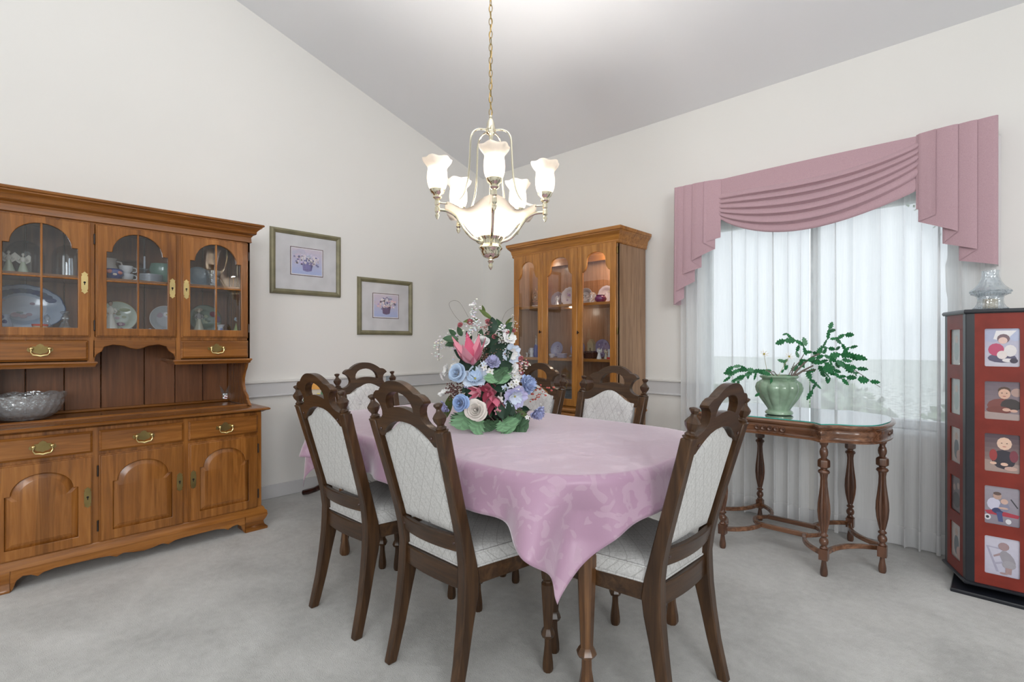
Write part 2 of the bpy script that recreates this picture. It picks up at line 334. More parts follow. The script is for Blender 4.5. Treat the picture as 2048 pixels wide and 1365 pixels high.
# ------------------------------------------------------------------ the room
XL, YW = -4.12, 3.83
CZ0, CS = 3.025, 0.3008
def ceilz(y): return CZ0 + CS * (YW - y)
BX, BY = 4.2, -4.0
struct('floor', G().box(XL - .15, BX, BY, YW + .15, -.12, 0), 'carpet')
zb = ceilz(BY)
struct('ceiling', G().add([(XL - .15, BY, zb), (BX, BY, zb), (BX, YW + .2, ceilz(YW + .2)), (XL - .15, YW + .2, ceilz(YW + .2)), (XL - .15, BY, zb + .15), (BX, BY, zb + .15), (BX, YW + .2, ceilz(YW + .2) + .15), (XL - .15, YW + .2, ceilz(YW + .2) + .15)],
                          [(0, 1, 2, 3), (7, 6, 5, 4), (0, 4, 5, 1), (1, 5, 6, 2), (2, 6, 7, 3), (3, 7, 4, 0)]), 'ceil')
struct('wall_left', G().ext([(BY, 0), (YW + .15, 0), (YW + .15, ceilz(YW + .15)), (BY, zb)], XL - .15, XL, ax='x'), 'wall')
WX0, WX1, WZ0, WZ1 = -1.66, -0.17, 0.70, 2.12
struct('wall_right', G().ext([(XL, 0), (BX, 0), (BX, 3.03), (XL, 3.03)], YW, YW + .15, holes=[[(WX0, WZ0), (WX1, WZ0), (WX1, WZ1), (WX0, WZ1)]]), 'wall')
struct('wall_back', G().ext([(XL, 0), (BX, 0), (BX, zb), (XL, zb)], BY - .15, BY), 'wall')
struct('wall_front', G().ext([(BY, 0), (YW + .15, 0), (YW + .15, ceilz(YW + .15)), (BY, zb)], BX, BX + .15, ax='x'), 'wall')
def rail(n, a, b, side):
    # flat band with a cap above and a bead below
    prof_band = (0.018, .822, .908); 
    if side == 'L':
        o = struct(n, G().box(XL, XL + .016, a, b, .81, .905), 'trim')
        obj('cap', G().box(XL, XL + .03, a, b, .905, .925), 'trimtop', o, bevel=.005); obj('bead', G().box(XL, XL + .024, a, b, .797, .812), 'trim', o, bevel=.005)
    else:
        o = struct(n, G().box(a, b, YW - .016, YW, .81, .905), 'trim')
        obj('cap', G().box(a, b, YW - .03, YW, .905, .925), 'trimtop', o, bevel=.005); obj('bead', G().box(a, b, YW - .024, YW, .797, .812), 'trim', o, bevel=.005)
rail('trim_1', BY, YW, 'L'); rail('trim_2', XL + .032, -1.62, 'R')
struct('baseboard_left', G().box(XL, XL + .014, BY, YW, 0, .105), 'trim', bevel=.004)
struct('baseboard_right', G().box(XL + .015, BX, YW - .014, YW, 0, .105), 'trim', bevel=.004)
w = struct('window_1', G().ext([(WX0, WZ0), (WX1, WZ0), (WX1, WZ1), (WX0, WZ1)], YW + .05, YW + .12, holes=[[(WX0 + .05, WZ0 + .05), (-.925, WZ0 + .05), (-.925, WZ1 - .05), (WX0 + .05, WZ1 - .05)], [(-.880, WZ0 + .05), (WX1 - .05, WZ0 + .05), (WX1 - .05, WZ1 - .05), (-.880, WZ1 - .05)]]), 'winframe')
obj('sill', G().box(WX0 - .04, WX1 + .04, YW - .025, YW + .06, WZ0 - .03, WZ0), 'winframe', w, bevel=.005)
for a, b in ((WX0 + .05, -.925), (-.880, WX1 - .05)): obj('pane', G().box(a, b, YW + .082, YW + .086, WZ0 + .05, WZ1 - .05), 'winpane', w)

# ------------------------------------------------------------------ cabinet helpers (local frame: front faces -y)
def arch(cx, hw, z0, zs, ar, zt, i=0.0, n=16):
    pts = [(cx - hw + i, z0 + i), (cx + hw - i, z0 + i), (cx + hw - i, zs - i), (cx + ar - i, zs - i)]
    for k in range(1, n): a = PI * k / n; pts.append((cx + (ar - i) * math.cos(a), zs - i + (zt - zs) * math.sin(a)))
    pts += [(cx - ar + i, zs - i), (cx - hw + i, zs - i)]
    return pts
def plate_g(cx, z, y, s=1.0):
    o = [(-.052, .0), (-.047, .012), (-.037, .010), (-.030, .018), (-.016, .019), (-.012, .027), (0, .033), (.012, .027), (.016, .019), (.030, .018), (.037, .010), (.047, .012), (.052, 0), (.045, -.010), (.034, -.006), (.022, -.016), (.008, -.020), (0, -.025), (-.008, -.020), (-.022, -.016), (-.034, -.006), (-.045, -.010)]
    return G().ext([(cx + s * a, z + s * b) for a, b in o], y - .003, y)
def bail_g(cx, z, y, s=1.0):
    g = G()
    for sx in (-1, 1): g.tube([(cx + sx * .035 * s, y, z + .007 * s), (cx + sx * .035 * s, y - .02, z + .007 * s)], .0055 * s, 8); g.sph((cx + sx * .035 * s, y - .02, z + .007 * s), .009 * s, 8, 6)
    P = [(-.035, .004), (-.037, -.012), (-.029, -.026), (-.014, -.028), (0, -.032), (.014, -.028), (.029, -.026), (.037, -.012), (.035, .004)]
    g.tube([(cx + s * a, y - .024, z + s * b) for a, b in P], [.0033, .0036, .004, .0046, .006, .0046, .004, .0036, .0033], 8); return g
def add_pull(cx, z, y, par, m1, m2):
    obj('backplate', plate_g(cx, z, y), m1, par); obj('bail_handle', bail_g(cx, z, y), m2, par)
def scut_g(cx, z, y, h=.062):
    o = [(0, h), (.009, h * .84), (.0145, h * .80), (.011, h * .66), (.0145, h * .55), (.0145, -h * .55), (.011, -h * .66), (.0145, -h * .80), (.009, -h * .84), (0, -h)]
    o += [(-a, b) for a, b in o[-2:0:-1]]
    return G().ext([(cx + a, z + b) for a, b in o], y - .003, y)
def key_g(cx, z, y): return G().lathe([(.0055, 0), (.0055, .0012)], 10, (0, 0, 0)).xf(Matrix.Translation((cx, y, z)) @ Matrix.Rotation(PI / 2, 4, 'X')).box(cx - .002, cx + .002, y - .0012, y, z - .014, z)
def hinge_g(x, z, y, h=.045): return G().tube([(x, y, z - h / 2), (x, y, z + h / 2)], .0045, 8).sph((x, y, z + h / 2 + .003), .005, 8, 5).sph((x, y, z - h / 2 - .003), .005, 8, 5)

# ------------------------------------------------------------------ china hutch on the left wall
H = thing('china_hutch', 'wide maple china hutch with three arched glass doors above drawers and arched cupboard doors', 'china hutch', (-4.08, 0, 0), PI / 2)
f = -.58; u = -.41
obj('base_carcass', G().box(-.012, 1.27, f, 0, .14, .766), 'maple', H, bevel=.002)
obj('countertop', G().sweepU([(0, .766), (.006, .766), (.020, .774), (.040, .780), (.043, .788), (.036, .794), (0, .794)], -.012, 1.27, f, 0).box(-.013, 1.271, f - .001, 0, .766, .7935), 'mapleh', H, sharp=50)
obj('plinth_moulding', G().sweepU([(0, .148), (.006, .148), (.014, .138), (.014, .130), (.026, .118), (.028, .105), (0, .105)], -.012, 1.27, f, 0).box(-.012, 1.27, f, 0, .105, .147), 'mapleh', H, sharp=50)
ha = [(.535, .105), (.535, .0), (.525, .012), (.512, .05), (.49, .066), (.46, .062), (.435, .047), (.415, .06), (.37, .068), (.2, .066), (.15, .062), (.12, .048), (.09, .062), (.04, .050), (0, .046)]
out = [(.629 + a, b) for a, b in ha[1:]] + [(.629 - a, b) for a, b in ha[-2:0:-1]] + [(.629 - .535, .106), (.629 + .535, .106)]
obj('apron', G().ext(out, f - .022, f - .002), 'mapleh', H, bevel=.003)
def foot(cx0, cx1, y0, y1):
    g = G(); rings = []
    for z, o in ((0, .024), (.014, .026), (.03, .010), (.05, .006), (.075, .020), (.095, .026), (.105, .022)):
        k = 0 if z > 0 else 0
        rings.append([(cx0, y1, z), (cx0, y0 - o, z), (cx1 + o, y0 - o, z), (cx1 + o, y1, z)])
    return g.loft(rings)
obj('bracket_foot', foot(1.165, 1.275, f, f + .12), 'mapleh', H, sharp=60)
obj('bracket_foot', foot(1.165, 1.275, -.12, 0), 'mapleh', H, sharp=60)
mir = Matrix.Translation((1.258, 0, 0)) @ Matrix.Diagonal((-1, 1, 1, 1))
obj('bracket_foot', foot(1.165, 1.275, f, f + .12).xf(mir), 'mapleh', H, sharp=60)
obj('bracket_foot', foot(1.165, 1.275, -.12, 0).xf(mir), 'mapleh', H, sharp=60)
def slab(x0, x1, z0, z1, y, t=.02, b=.009):   # lipped front with a sloping edge
    return G().loft([[(x0, y, z0), (x1, y, z0), (x1, y, z1), (x0, y, z1)], [(x0, y - t * .45, z0), (x1, y - t * .45, z0), (x1, y - t * .45, z1), (x0, y - t * .45, z1)],
                     [(x0 + b, y - t * .8, z0 + b), (x1 - b, y - t * .8, z0 + b), (x1 - b, y - t * .8, z1 - b), (x0 + b, y - t * .8, z1 - b)], [(x0 + b * 1.2, y - t, z0 + b * 1.2), (x1 - b * 1.2, y - t, z0 + b * 1.2), (x1 - b * 1.2, y - t, z1 - b * 1.2), (x0 + b * 1.2, y - t, z1 - b * 1.2)]])
def frame_door(x0, x1, z0, z1, y, hole, t=.02, b=.007):
    g = G(); g.ext([(x0 + b, z0 + b), (x1 - b, z0 + b), (x1 - b, z1 - b), (x0 + b, z1 - b)], y - t, y - t * .5, holes=[hole])
    g.ext([(x0, z0), (x1, z0), (x1, z1), (x0, z1)], y - t * .5, y, holes=[hole]); return g
bays = ((.014, .408), (.434, .826), (.852, 1.243))
for i, (a, b) in enumerate(bays):
    d = obj('drawer', slab(a, b, .634, .748, f), 'mapleh', H, sharp=25)
    add_pull((a + b) / 2, .692, f - .021, d, 'brassdull', 'brassgold')
    c = (a + b) / 2
    ho = arch(c, .1375, .202, .465, .118, .562)
    d = obj('cupboard_door', frame_door(a, b, .147, .617, f, ho), 'maple', H, bevel=.0025)
    rp = []
    for ins, yy in ((0, -.003), (.0, -.006), (.024, -.0155), (.027, -.0165)):
        rp.append([(x, f + yy, z) for x, z in arch(c, .1375, .202, .465, .118, .562, ins)])
    obj('raised_panel', G().loft(rp, False, True), 'maple', d, sharp=18)
    lx = b - .022 if i < 2 else a + .022; hx = a - .004 if i < 2 else b + .004
    obj('escutcheon', scut_g(lx, .40, f - .0205, .055), 'brassdull', d); obj('keyhole', key_g(lx, .402, f - .0236), 'dark', d)
    for hz in (.235, .53): obj('hinge', hinge_g(hx, hz, f - .008), 'iron', d)
# upper case
obj('side_panel', G().box(1.238, 1.257, u, 0, 1.083, 1.915), 'maple', H, bevel=.002); obj('side_panel', G().box(0, .019, u, 0, 1.083, 1.915), 'maple', H, bevel=.002)
scr = [(-.405, 1.084), (-.385, 1.075), (-.372, 1.05), (-.345, 1.02), (-.322, .975), (-.322, .93), (-.345, .885), (-.385, .862), (-.395, .85), (-.397, .835), (-.415, .822), (-.43, .81), (-.455, .797), (0, .797), (0, 1.084)]
for x in (.0, 1.238): obj('side_bracket', G().ext(scr, x, x + .019, ax='x'), 'maple', H, bevel=.002)
obj('bracket_foot_moulding', G().sweepU([(0, .794), (.010, .794), (.009, .800), (.002, .806), (0, .806)], 0, 1.257, -.40, -.32), 'mapleh', H)
obj('back_moulding', G().box(.019, 1.238, -.045, -.018, .794, .812), 'mapleh', H, bevel=.005)
xs = [.019, .173, .342, .515, .739, .912, 1.079, 1.238]
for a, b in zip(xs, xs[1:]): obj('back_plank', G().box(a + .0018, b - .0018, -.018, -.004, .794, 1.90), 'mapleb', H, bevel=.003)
obj('top_board', G().box(.0, 1.257, u, 0, 1.90, 1.915), 'mapleh', H); obj('floor_board', G().box(.019, 1.238, u + .01, -.018, 1.262, 1.280), 'mapleh', H); obj('shelf', G().box(.019, 1.238, u + .05, -.018, 1.575, 1.593), 'mapleh', H)
ff = G()
for a, b in ((.0, .03), (.404, .438), (.824, .856), (1.236, 1.257)): ff.box(a, b, u, u + .02, 1.083, 1.915)
ff.box(0, 1.257, u + .0005, u + .02, 1.884, 1.915); ff.box(0, 1.257, u + .0005, u + .02, 1.232, 1.252)
obj('face_frame', ff, 'maple', H, bevel=.0015)
for a, b in ((.0, .438), (.824, 1.257)):
    g = G().box(a + .005, b - .005, u + .02, -.02, 1.10, 1.115); obj('drawer_box_floor', g, 'mapleh', H)
    obj('bottom_moulding', G().sweepU([(0, 1.083), (0, 1.112), (.010, 1.112), (.012, 1.104), (.004, 1.094), (.002, 1.083)], a, b, u, u + .18).box(a, b, u, u + .18, 1.083, 1.10), 'mapleh', H, sharp=50)
ha = [(.201, 1.09), (.196, 1.125), (.185, 1.15), (.160, 1.170), (.150, 1.195), (.11, 1.207), (.06, 1.200), (.03, 1.186), (0, 1.180)]
out = [(.63 + a, b) for a, b in ha] + [(.63 - a, b) for a, b in ha[-2::-1]] + [(.43, 1.234), (.83, 1.234)]
obj('scalloped_apron', G().ext(out, u, u + .018), 'mapleh', H, bevel=.003)
for a, b in ((.014, .409), (.853, 1.243)):
    d = obj('drawer', slab(a, b, 1.120, 1.231, u), 'mapleh', H, sharp=25); add_pull((a + b) / 2, 1.180, u - .021, d, 'brassdull', 'brassgold')
for i, (a, b) in enumerate(((.016, .418), (.440, .831), (.853, 1.243))):
    c = (a + b) / 2; hw = .147
    d = obj('glass_door', frame_door(a, b, 1.250, 1.886, u, arch(c, hw, 1.300, 1.735, .121, 1.851)), 'maple', H, bevel=.0025)
    obj('muntin', G().box(c - .005, c + .005, u - .016, u - .002, 1.297, 1.853).box(c - hw - .004, c + hw + .004, u - .0155, u - .002, 1.565, 1.575), 'maple', d, bevel=.003)
    for x0, x1 in ((c - hw - .006, c - .002), (c + .002, c + hw + .006)):
        for z0, z1 in ((1.294, 1.568), (1.572, 1.86)): obj('pane', G().box(x0, x1, u - .006, u - .004, z0, z1), 'pane', d)
    lx = b - .026 if i < 2 else a + .026; hx = a - .004 if i < 2 else b + .004
    obj('escutcheon', scut_g(lx, 1.55, u - .0205), 'brassgold', d); obj('keyhole', key_g(lx, 1.552, u - .0236), 'dark', d)
    for hz in (1.315, 1.80): obj('hinge', hinge_g(hx, hz, u - .008), 'iron', d)
cor = [(0, 1.893), (.004, 1.893), (.010, 1.897), (.008, 1.903), (.006, 1.930), (.012, 1.936), (.014, 1.942), (.030, 1.950), (.034, 1.958), (.032, 1.962), (.036, 1.972), (.050, 1.986), (.060, 1.992), (.060, 1.998), (.069, 2.002), (.072, 2.010), (.066, 2.016), (0, 2.016)]
obj('cornice', G().sweepU(cor, 0, 1.257, u, 0).box(0, 1.257, u, 0, 1.915, 2.015), 'mapleh', H, sharp=40)

# ------------------------------------------------------------------ curio cabinet on the window wall
Cc = thing('curio_cabinet', 'tall oak curio cabinet with three arched glass doors standing left of the window curtains', 'curio cabinet', (-3.215, 3.80, 0), 0)
cw = 1.099; cf = -.42
side = [(-.42, 0), (0, 0), (0, 2.01), (-.42, 2.01)]
obj('side_panel', G().box(cw - .02, cw, cf, 0, .06, 2.01), 'oaks', Cc, bevel=.002); obj('side_panel', G().box(0, .02, cf, 0, .06, 2.01), 'oaks', Cc, bevel=.002)
obj('back_panel', G().box(.02, cw - .02, -.02, -.008, .06, 2.0), 'oakb', Cc)
obj('top_board', G().box(.02, cw - .02, cf + .02, -.02, 1.99, 2.01), 'oakh', Cc)
for z in (1.545, 1.085): obj('shelf', G().box(.02, cw - .02, cf + .035, -.02, z - .022, z), 'oakh', Cc, bevel=.002)
obj('cabinet_floor', G().box(.02, cw - .02, cf + .02, -.02, .70, .722), 'oakh', Cc)
obj('base_box', G().box(.02, cw - .02, cf + .02, -.02, .06, .69), 'oak', Cc)
obj('plinth', G().sweepU([(0, 0), (.02, 0), (.02, .07), (.010, .085), (0, .09)], 0, cw, cf, 0).box(0.001, cw - .001, cf + .001, -.001, 0, .06), 'oakh', Cc)
obj('waist_moulding', G().sweepU([(0, .645), (.012, .650), (.018, .662), (.010, .672), (.010, .682), (0, .688)], 0, cw, cf, 0), 'oakh', Cc)
obj('light_valance', G().box(.02, cw - .02, -.10, -.085, 1.93, 1.99), 'oakh', Cc)
ff = G()
for a, b in ((0, .012), (.352, .364), (.723, .735), (cw - .012, cw)): ff.box(a, b, cf + .001, cf + .02, .06, 2.01)
ff.box(0, cw, cf + .0015, cf + .02, 2.0, 2.01); ff.box(0, cw, cf + .0015, cf + .02, .64, .692)
obj('face_frame', ff, 'oak', Cc)
def cath(cx, hw, z0, i=0.0):
    h = [(hw, z0), (hw, 1.785), (hw - .012, 1.789), (hw - .028, 1.808), (hw - .040, 1.838), (hw - .043, 1.872), (hw - .046, 1.895), (hw - .062, 1.918), (hw - .09, 1.932), (0, 1.938)]
    return [(cx + a, b) for a, b in h] + [(cx - a, b) for a, b in h[-2::-1]]
cb = ((.010, .351), (.353, .722), (.724, 1.089))
for i, (a, b) in enumerate(cb):
    c = (a + b) / 2; hw = (b - a) / 2 - .053
    d = obj('glass_door', G().ext([(a, .694), (b, .694), (b, 1.998), (a, 1.998)], cf - .018, cf - .001, holes=[cath(c, hw, .752)]), 'oak', Cc, bevel=.005)
    obj('pane', G().box(a + .03, b - .03, cf - .007, cf - .004, .735, 1.96), 'pane', d)
    if i == 0: obj('key', G().tube([(b - .012, cf - .018, 1.31), (b - .012, cf - .035, 1.31)], .004, 8).sph((b - .012, cf - .04, 1.312), (.004, .010, .014), 8, 6), 'iron', d)
    if i == 2: obj('key', G().tube([(a + .016, cf - .018, 1.30), (a + .016, cf - .03, 1.30)], .004, 8).sph((a + .016, cf - .034, 1.302), (.004, .010, .014), 8, 6), 'iron', d)
    lw = obj('drawer', slab(a + .012, b - .012, .50, .630, cf, .018), 'oakh', Cc, sharp=25)
    obj('knob', G().lathe([(.006, 0), (.006, .012), (.016, .018), (.016, .024), (.0, .028)], 12).xf(Matrix.Translation((c, cf - .018, .565)) @ Matrix.Rotation(PI / 2, 4, 'X')), 'brassdull', lw)
    lw = obj('cupboard_door', slab(a + .012, b - .012, .10, .485, cf, .018), 'oak', Cc, sharp=25)
    obj('knob', G().lathe([(.006, 0), (.006, .012), (.016, .018), (.016, .024), (.0, .028)], 12).xf(Matrix.Translation((b - .05, cf - .018, .42)) @ Matrix.Rotation(PI / 2, 4, 'X')), 'brassdull', lw)
for z in (1.31, 1.93): obj('hinge', hinge_g(cw + .001, z, cf - .009, .04), 'brassdull', Cc)
cor = [(0, 1.985), (.010, 1.990), (.014, 2.002), (.012, 2.012), (.018, 2.020), (.022, 2.046), (.034, 2.062), (.046, 2.072), (.046, 2.080), (.054, 2.084), (.056, 2.108), (0, 2.108)]
obj('cornice', G().sweepU(cor, 0, cw, cf, 0).box(0.001, cw - .001, cf + .001, -.001, 2.012, 2.107), 'oakh', Cc, sharp=40)
def lamp(name, loc, energy, color, r=.02, parent=None):
    l = bpy.data.lights.new(name, 'POINT'); l.energy = energy; l.color = color; l.shadow_soft_size = r
    o = bpy.data.objects.new(name, l); COL.objects.link(o); o.location = loc
    if parent: o.parent = parent
    return o
lamp('cabinet_lamp_and_fill', (.92, -.20, 1.955), 3.4, (1, .86, .68), .03, Cc); lamp('cabinet_lamp_and_fill', (.17, -.20, 1.955), .35, (1, .88, .72), .03, Cc)  # right one is the lamp in the cabinet top; left is added fill
lamp('cabinet_lamp_and_fill', (.50, -.20, 1.50), .4, (1, .88, .72), .03, Cc)  # fill added to lift the dark interior, no lamp in this bay

# ------------------------------------------------------------------ framed flower prints
def paint_print(items, w, h):       # flat print built from thin coloured shapes
    g = G(); L = .0002; k = 1
    for it in items:
        if it[0] == 'bg':
            n = 8
            for j in range(n):
                t = (j + .5) / n; c = tuple(it[1][q] * (1 - t) + it[2][q] * t for q in range(3)); g.col(*c)
                g.add([(-w / 2, 0, -h / 2 + h * j / n), (w / 2, 0, -h / 2 + h * j / n), (w / 2, 0, -h / 2 + h * (j + 1) / n), (-w / 2, 0, -h / 2 + h * (j + 1) / n)], [(0, 1, 2, 3)])
        elif it[0] == 'e':
            _, x, z, rx, rz, c = it[:6]; an = it[6] if len(it) > 6 else 0; n = 12; g.col(*c); y = -L * k; k += 1
            cl = lambda q, m: max(-m, min(m, q))
            g.add([(cl(x + math.cos(a) * rx * math.cos(an) - math.sin(a) * rz * math.sin(an), w / 2), y, cl(z + math.cos(a) * rx * math.sin(an) + math.sin(a) * rz * math.cos(an), h / 2)) for a in [2 * PI * i / n for i in range(n)]], [tuple(range(n))])
        elif it[0] == 'p':
            g.col(*it[2]); y = -L * k; k += 1; g.add([(max(-w / 2, min(w / 2, a)), y, max(-h / 2, min(h / 2, b))) for a, b in it[1]], [tuple(range(len(it[1])))])
        k = k if k < 14 else 6
    return g
def framed(name, label, loc, w, h, print_items, pw, ph, dz):
    t = thing(name, label, 'picture', loc, PI / 2)
    fr = [(0, 0), (.006, -.022), (.020, -.026), (.038, -.016), (.042, -.010), (.042, 0)]
    g = G(); corners = [(-1, -1), (1, -1), (1, 1), (-1, 1)]
    vs = [(sx * (w / 2 - o), y, sz * (h / 2 - o)) for (sx, sz) in corners for (o, y) in fr]; n = len(fr)
    g.add(vs, [(a * n + i, ((a + 1) % 4) * n + i, ((a + 1) % 4) * n + (i + 1) % n, a * n + (i + 1) % n) for a in range(4) for i in range(n)])
    obj('frame', g, 'frame', t, sharp=20)
    obj('mat_board', G().box(-w / 2 + .03, w / 2 - .03, -.007, -.002, -h / 2 + .03, h / 2 - .03), 'mat', t)
    obj('mat_edge', G().box(-pw / 2 - .012, pw / 2 + .012, -.0085, -.007, dz - ph / 2 - .012, dz + ph / 2 + .012), 'maroon', t)
    obj('margin', G().box(-pw / 2 - .007, pw / 2 + .007, -.0095, -.0085, dz - ph / 2 - .007, dz + ph / 2 + .007), 'paper', t)
    obj('print', paint_print(print_items, pw, ph).xf(Matrix.Translation((0, -.0098, dz))), 'print', t)
    obj('glazing', G().box(-w / 2 + .035, w / 2 - .035, -.0135, -.0125, -h / 2 + .035, h / 2 - .035), 'picglass', t)
def posy(seed, w, h, basket, handle, warm):
    r = random.Random(seed); it = [('bg', (.42, .50, .78), (.66, .58, .68))]
    it += [('e', r.uniform(-.4, .4) * w, r.uniform(-.1, .4) * h, .16 * w, .11 * h, (.58 + r.uniform(-.06, .06), .55, .68)) for _ in range(6)]
    it += [('p', [(-.19 * w, -.02 * h), (-.14 * w, -.36 * h), (.0, -.40 * h), (.15 * w, -.36 * h), (.21 * w, -.02 * h)], basket)]
    for q in range(8): it.append(('e', (-.15 + .045 * q) * w, -.20 * h, .007 * w, .14 * h, tuple(c * 1.6 for c in basket)))
    for q in range(4): it.append(('e', .01 * w, (-.10 - .07 * q) * h, .16 * w, .008 * h, tuple(c * .6 for c in basket)))
    if handle:
        for q in range(11): a = PI * q / 10; it.append(('e', .03 * w + .11 * w * math.cos(a), .06 * h + .34 * h * math.sin(a), .016 * w, .03 * h, (.26, .18, .30)))
    for q in range(26): it.append(('e', r.gauss(.0, .2) * w, (.10 + r.gauss(0, .10)) * h, .035 * w, .035 * h, (.22, .22, .40)))
    for q in range(46):
        a = r.uniform(-.38, .38); b = r.uniform(-.10, .34) * (1 - .8 * abs(a)); c = r.choice([(.86, .78, .86), (.62, .50, .78), (.92, .86, .88), (.88, .62, .66) if warm else (.76, .70, .88)]); z_ = r.uniform(.75, 1.25)
        for k in range(3): it.append(('e', a * w + .022 * w * math.cos(2.1 * k + q), b * h + .024 * h * math.sin(2.1 * k + q), .030 * w * z_, .030 * h * z_, tuple(x * (1 - .07 * k) for x in c)))
        it.append(('e', a * w, b * h, .014 * w, .012 * h, tuple(x * .6 for x in c)))
    return it
framed('framed_print', 'square olive framed print of pale flowers in a basket, nearest the hutch', (XL + .001, 1.850, 1.869), .590, .525, posy(3, .240, .200, (.22, .20, .42), False, False), .250, .205, .012)
framed('framed_print', 'square olive framed print of a dark handled flower basket, lower and nearer the corner', (XL + .001, 2.595, 1.548), .582, .520, posy(5, .240, .200, (.15, .10, .20), True, True), .255, .205, .010)

# ------------------------------------------------------------------ dining chairs (front faces +y in the local frame)
def turned_leg(zt, rt, rb, ring, foot_r, sides=8, zring=.14, tz=None):
    # octagonal tapered leg with a ring and flared foot
    p = [(foot_r * .80, 0), (foot_r, .012), (foot_r * .97, .035), (foot_r * .62, .095), (foot_r * .60, zring - .018), (ring * .80, zring - .012), (ring, zring), (ring * .80, zring + .014), (rb, zring + .022), (rb * 1.02, zring + .03)]
    p += [(rt, zt - .075), (rt * .98, zt - .06), (rt * .72, zt - .052), (rt * .70, zt - .046), (rt * .95, zt - .038), (rt * 1.02, zt - .02), (rt * .9, zt)]
    return p
def chair(label, loc, rz, group):
    t = thing('dining_chair', label, 'chair', loc, rz, group); tree = []
    P = lambda n, g, m, par=None, **k: obj(n, g, m, par or t, **k)
    for s in (-1, 1):
        g = G(); rings = []
        prof = [(-.262, 0, .188, .017, .018), (-.252, .04, .186, .018, .019), (-.228, .14, .183, .019, .021), (-.208, .25, .180, .020, .025), (-.192, .34, .178, .021, .031), (-.186, .40, .176, .022, .034), (-.190, .46, .175, .021, .029), (-.204, .53, .176, .021, .024), (-.222, .60, .178, .021, .022), (-.262, .74, .186, .021, .021), (-.300, .87, .194, .021, .020), (-.318, .935, .198, .021, .020)]
        for (y, z, x, hx, hy) in prof: rings.append([(s * x - hx, y - hy, z), (s * x + hx, y - hy, z), (s * x + hx, y + hy, z), (s * x - hx, y + hy, z)])
        post = P('rear_post', g.loft(rings), 'walnut', bevel=.005, sharp=50)
        fin = G().lathe([(.024, 0), (.024, .004), (.017, .007), (.019, .012), (.013, .017), (.012, .022), (.021, .036), (.024, .048), (.019, .056), (.010, .066), (.008, .074), (.013, .081), (.016, .086), (.015, .091), (.006, .094), (0, .094)], 8, a0=PI / 8, caps=True)
        P('finial', fin, 'walnut', loc=(s * .198, -.320, .934), rot=(.16, 0, 0), sharp=28)
        P('front_leg', G().lathe(turned_leg(.385, .026, .0165, .027, .021), 8, (s * .222, .222, 0), a0=PI / 8), 'walnut', sharp=28)
    def seatpt(x, y): return x
    # seat rails
    for s in (-1, 1): P('side_rail', G().loft([[(s * (.158), -.19, .382), (s * .182, -.19, .382), (s * .182, -.19, .442), (s * .158, -.19, .442)], [(s * .216, .235, .382), (s * .240, .235, .382), (s * .240, .235, .442), (s * .216, .235, .442)]]), 'walnuth', bevel=.004)
    def bow(x0, x1, yc, z0, z1, th, bend, n=10, lean=0):
        rings = []
        for i in range(n + 1):
            x = x0 + (x1 - x0) * i / n; k = 1 - (2 * i / n - 1) ** 2; y = yc - bend * k
            rings.append([(x, y, z0), (x, y + th, z0), (x, y + th - lean, z1), (x, y - lean, z1)])
        return G().loft(rings)
    P('front_rail', bow(-.236, .236, .222, .382, .442, .022, -.020), 'walnuth', bevel=.003)
    P('rear_rail', bow(-.168, .168, -.205, .372, .442, .024, .014), 'walnuth', bevel=.004)
    P('lower_back_rail', bow(-.170, .170, -.214, .503, .562, .022, .022, lean=.014), 'walnuth', bevel=.004)
    # crest rail with its hand hole
    h = [(0, 1.090), (.020, 1.0892), (.040, 1.086), (.060, 1.079), (.078, 1.070), (.094, 1.060), (.106, 1.0505), (.114, 1.050), (.128, 1.0478), (.142, 1.040), (.152, 1.029), (.151, 1.022), (.138, 1.016), (.126, 1.006), (.118, .990), (.116, .974), (.121, .960), (.133, .949), (.150, .941), (.176, .936), (.176, .885), (.165, .876), (.153, .877), (.143, .888), (.128, .902), (.105, .918), (.080, .932), (.045, .942), (0, .946)]
    o = h + [(-a, b) for a, b in h[-2:0:-1]]
    hh = [(.078, .985), (.080, 1.0), (.074, 1.018), (.060, 1.034), (.042, 1.044), (.020, 1.0495), (0, 1.051)]
    ho = hh + [(-a, b) for a, b in hh[-2::-1]] + [(-.060, .990), (-.03, .996), (0, .998), (.03, .996), (.060, .990)]
    g = G().ext(o, -.015, .015, holes=[ho])
    sh = Matrix(((1, 0, 0, 0), (0, 1, -.283, 0), (0, 0, 1, 0), (0, 0, 0, 1)))
    def lean(gg, y0): return gg.xf(Matrix.Translation((0, y0, 0)) @ sh)
    # plane through (y,z) = (-.222,.60) .. (-.318,.935)
    YB = -.222 + .283 * .60
    P('crest_rail', lean(g, YB), 'walnuth', bevel=.006, sharp=50)
    g = G()
    for x, z in ((-.150, .905), (.150, .905)): g.sph((x, -.017, z), (.006, .004, .006), 8, 6)
    pg = lean(g, YB)
    for x in (-.145, .145): pg.sph((x, -.226, .535), (.006, .004, .006), 8, 6)
    P('peg', pg, 'mahog')
    # padded back: cream lattice fabric both sides
    n = 22
    def top(x): a = abs(x); q = min(a / .155, 1); return .957 - .060 * (.5 - .5 * math.cos(PI * q)) - .0
    def pad(front):
        def fn(i, j):
            x = (-.157 + .314 * i) * (1 - .05 * (1 - j)); zt = top(x) if front else top(x) - .012
            z = .566 + (zt - .566) * j; e = min(1, min(i, 1 - i) * 9) ** .5 * min(1, min(j, 1 - j) * 12) ** .5
            b = (.020 + .014 * e) if front else -(.004 + .008 * e)
            if front:
                for bx in (-.078, .078):
                    for bz in (.838, .70): dd = math.hypot(x - bx, z - bz); b -= .009 * math.exp(-(dd / .02) ** 2)
            return (x, b, z)
        return fn
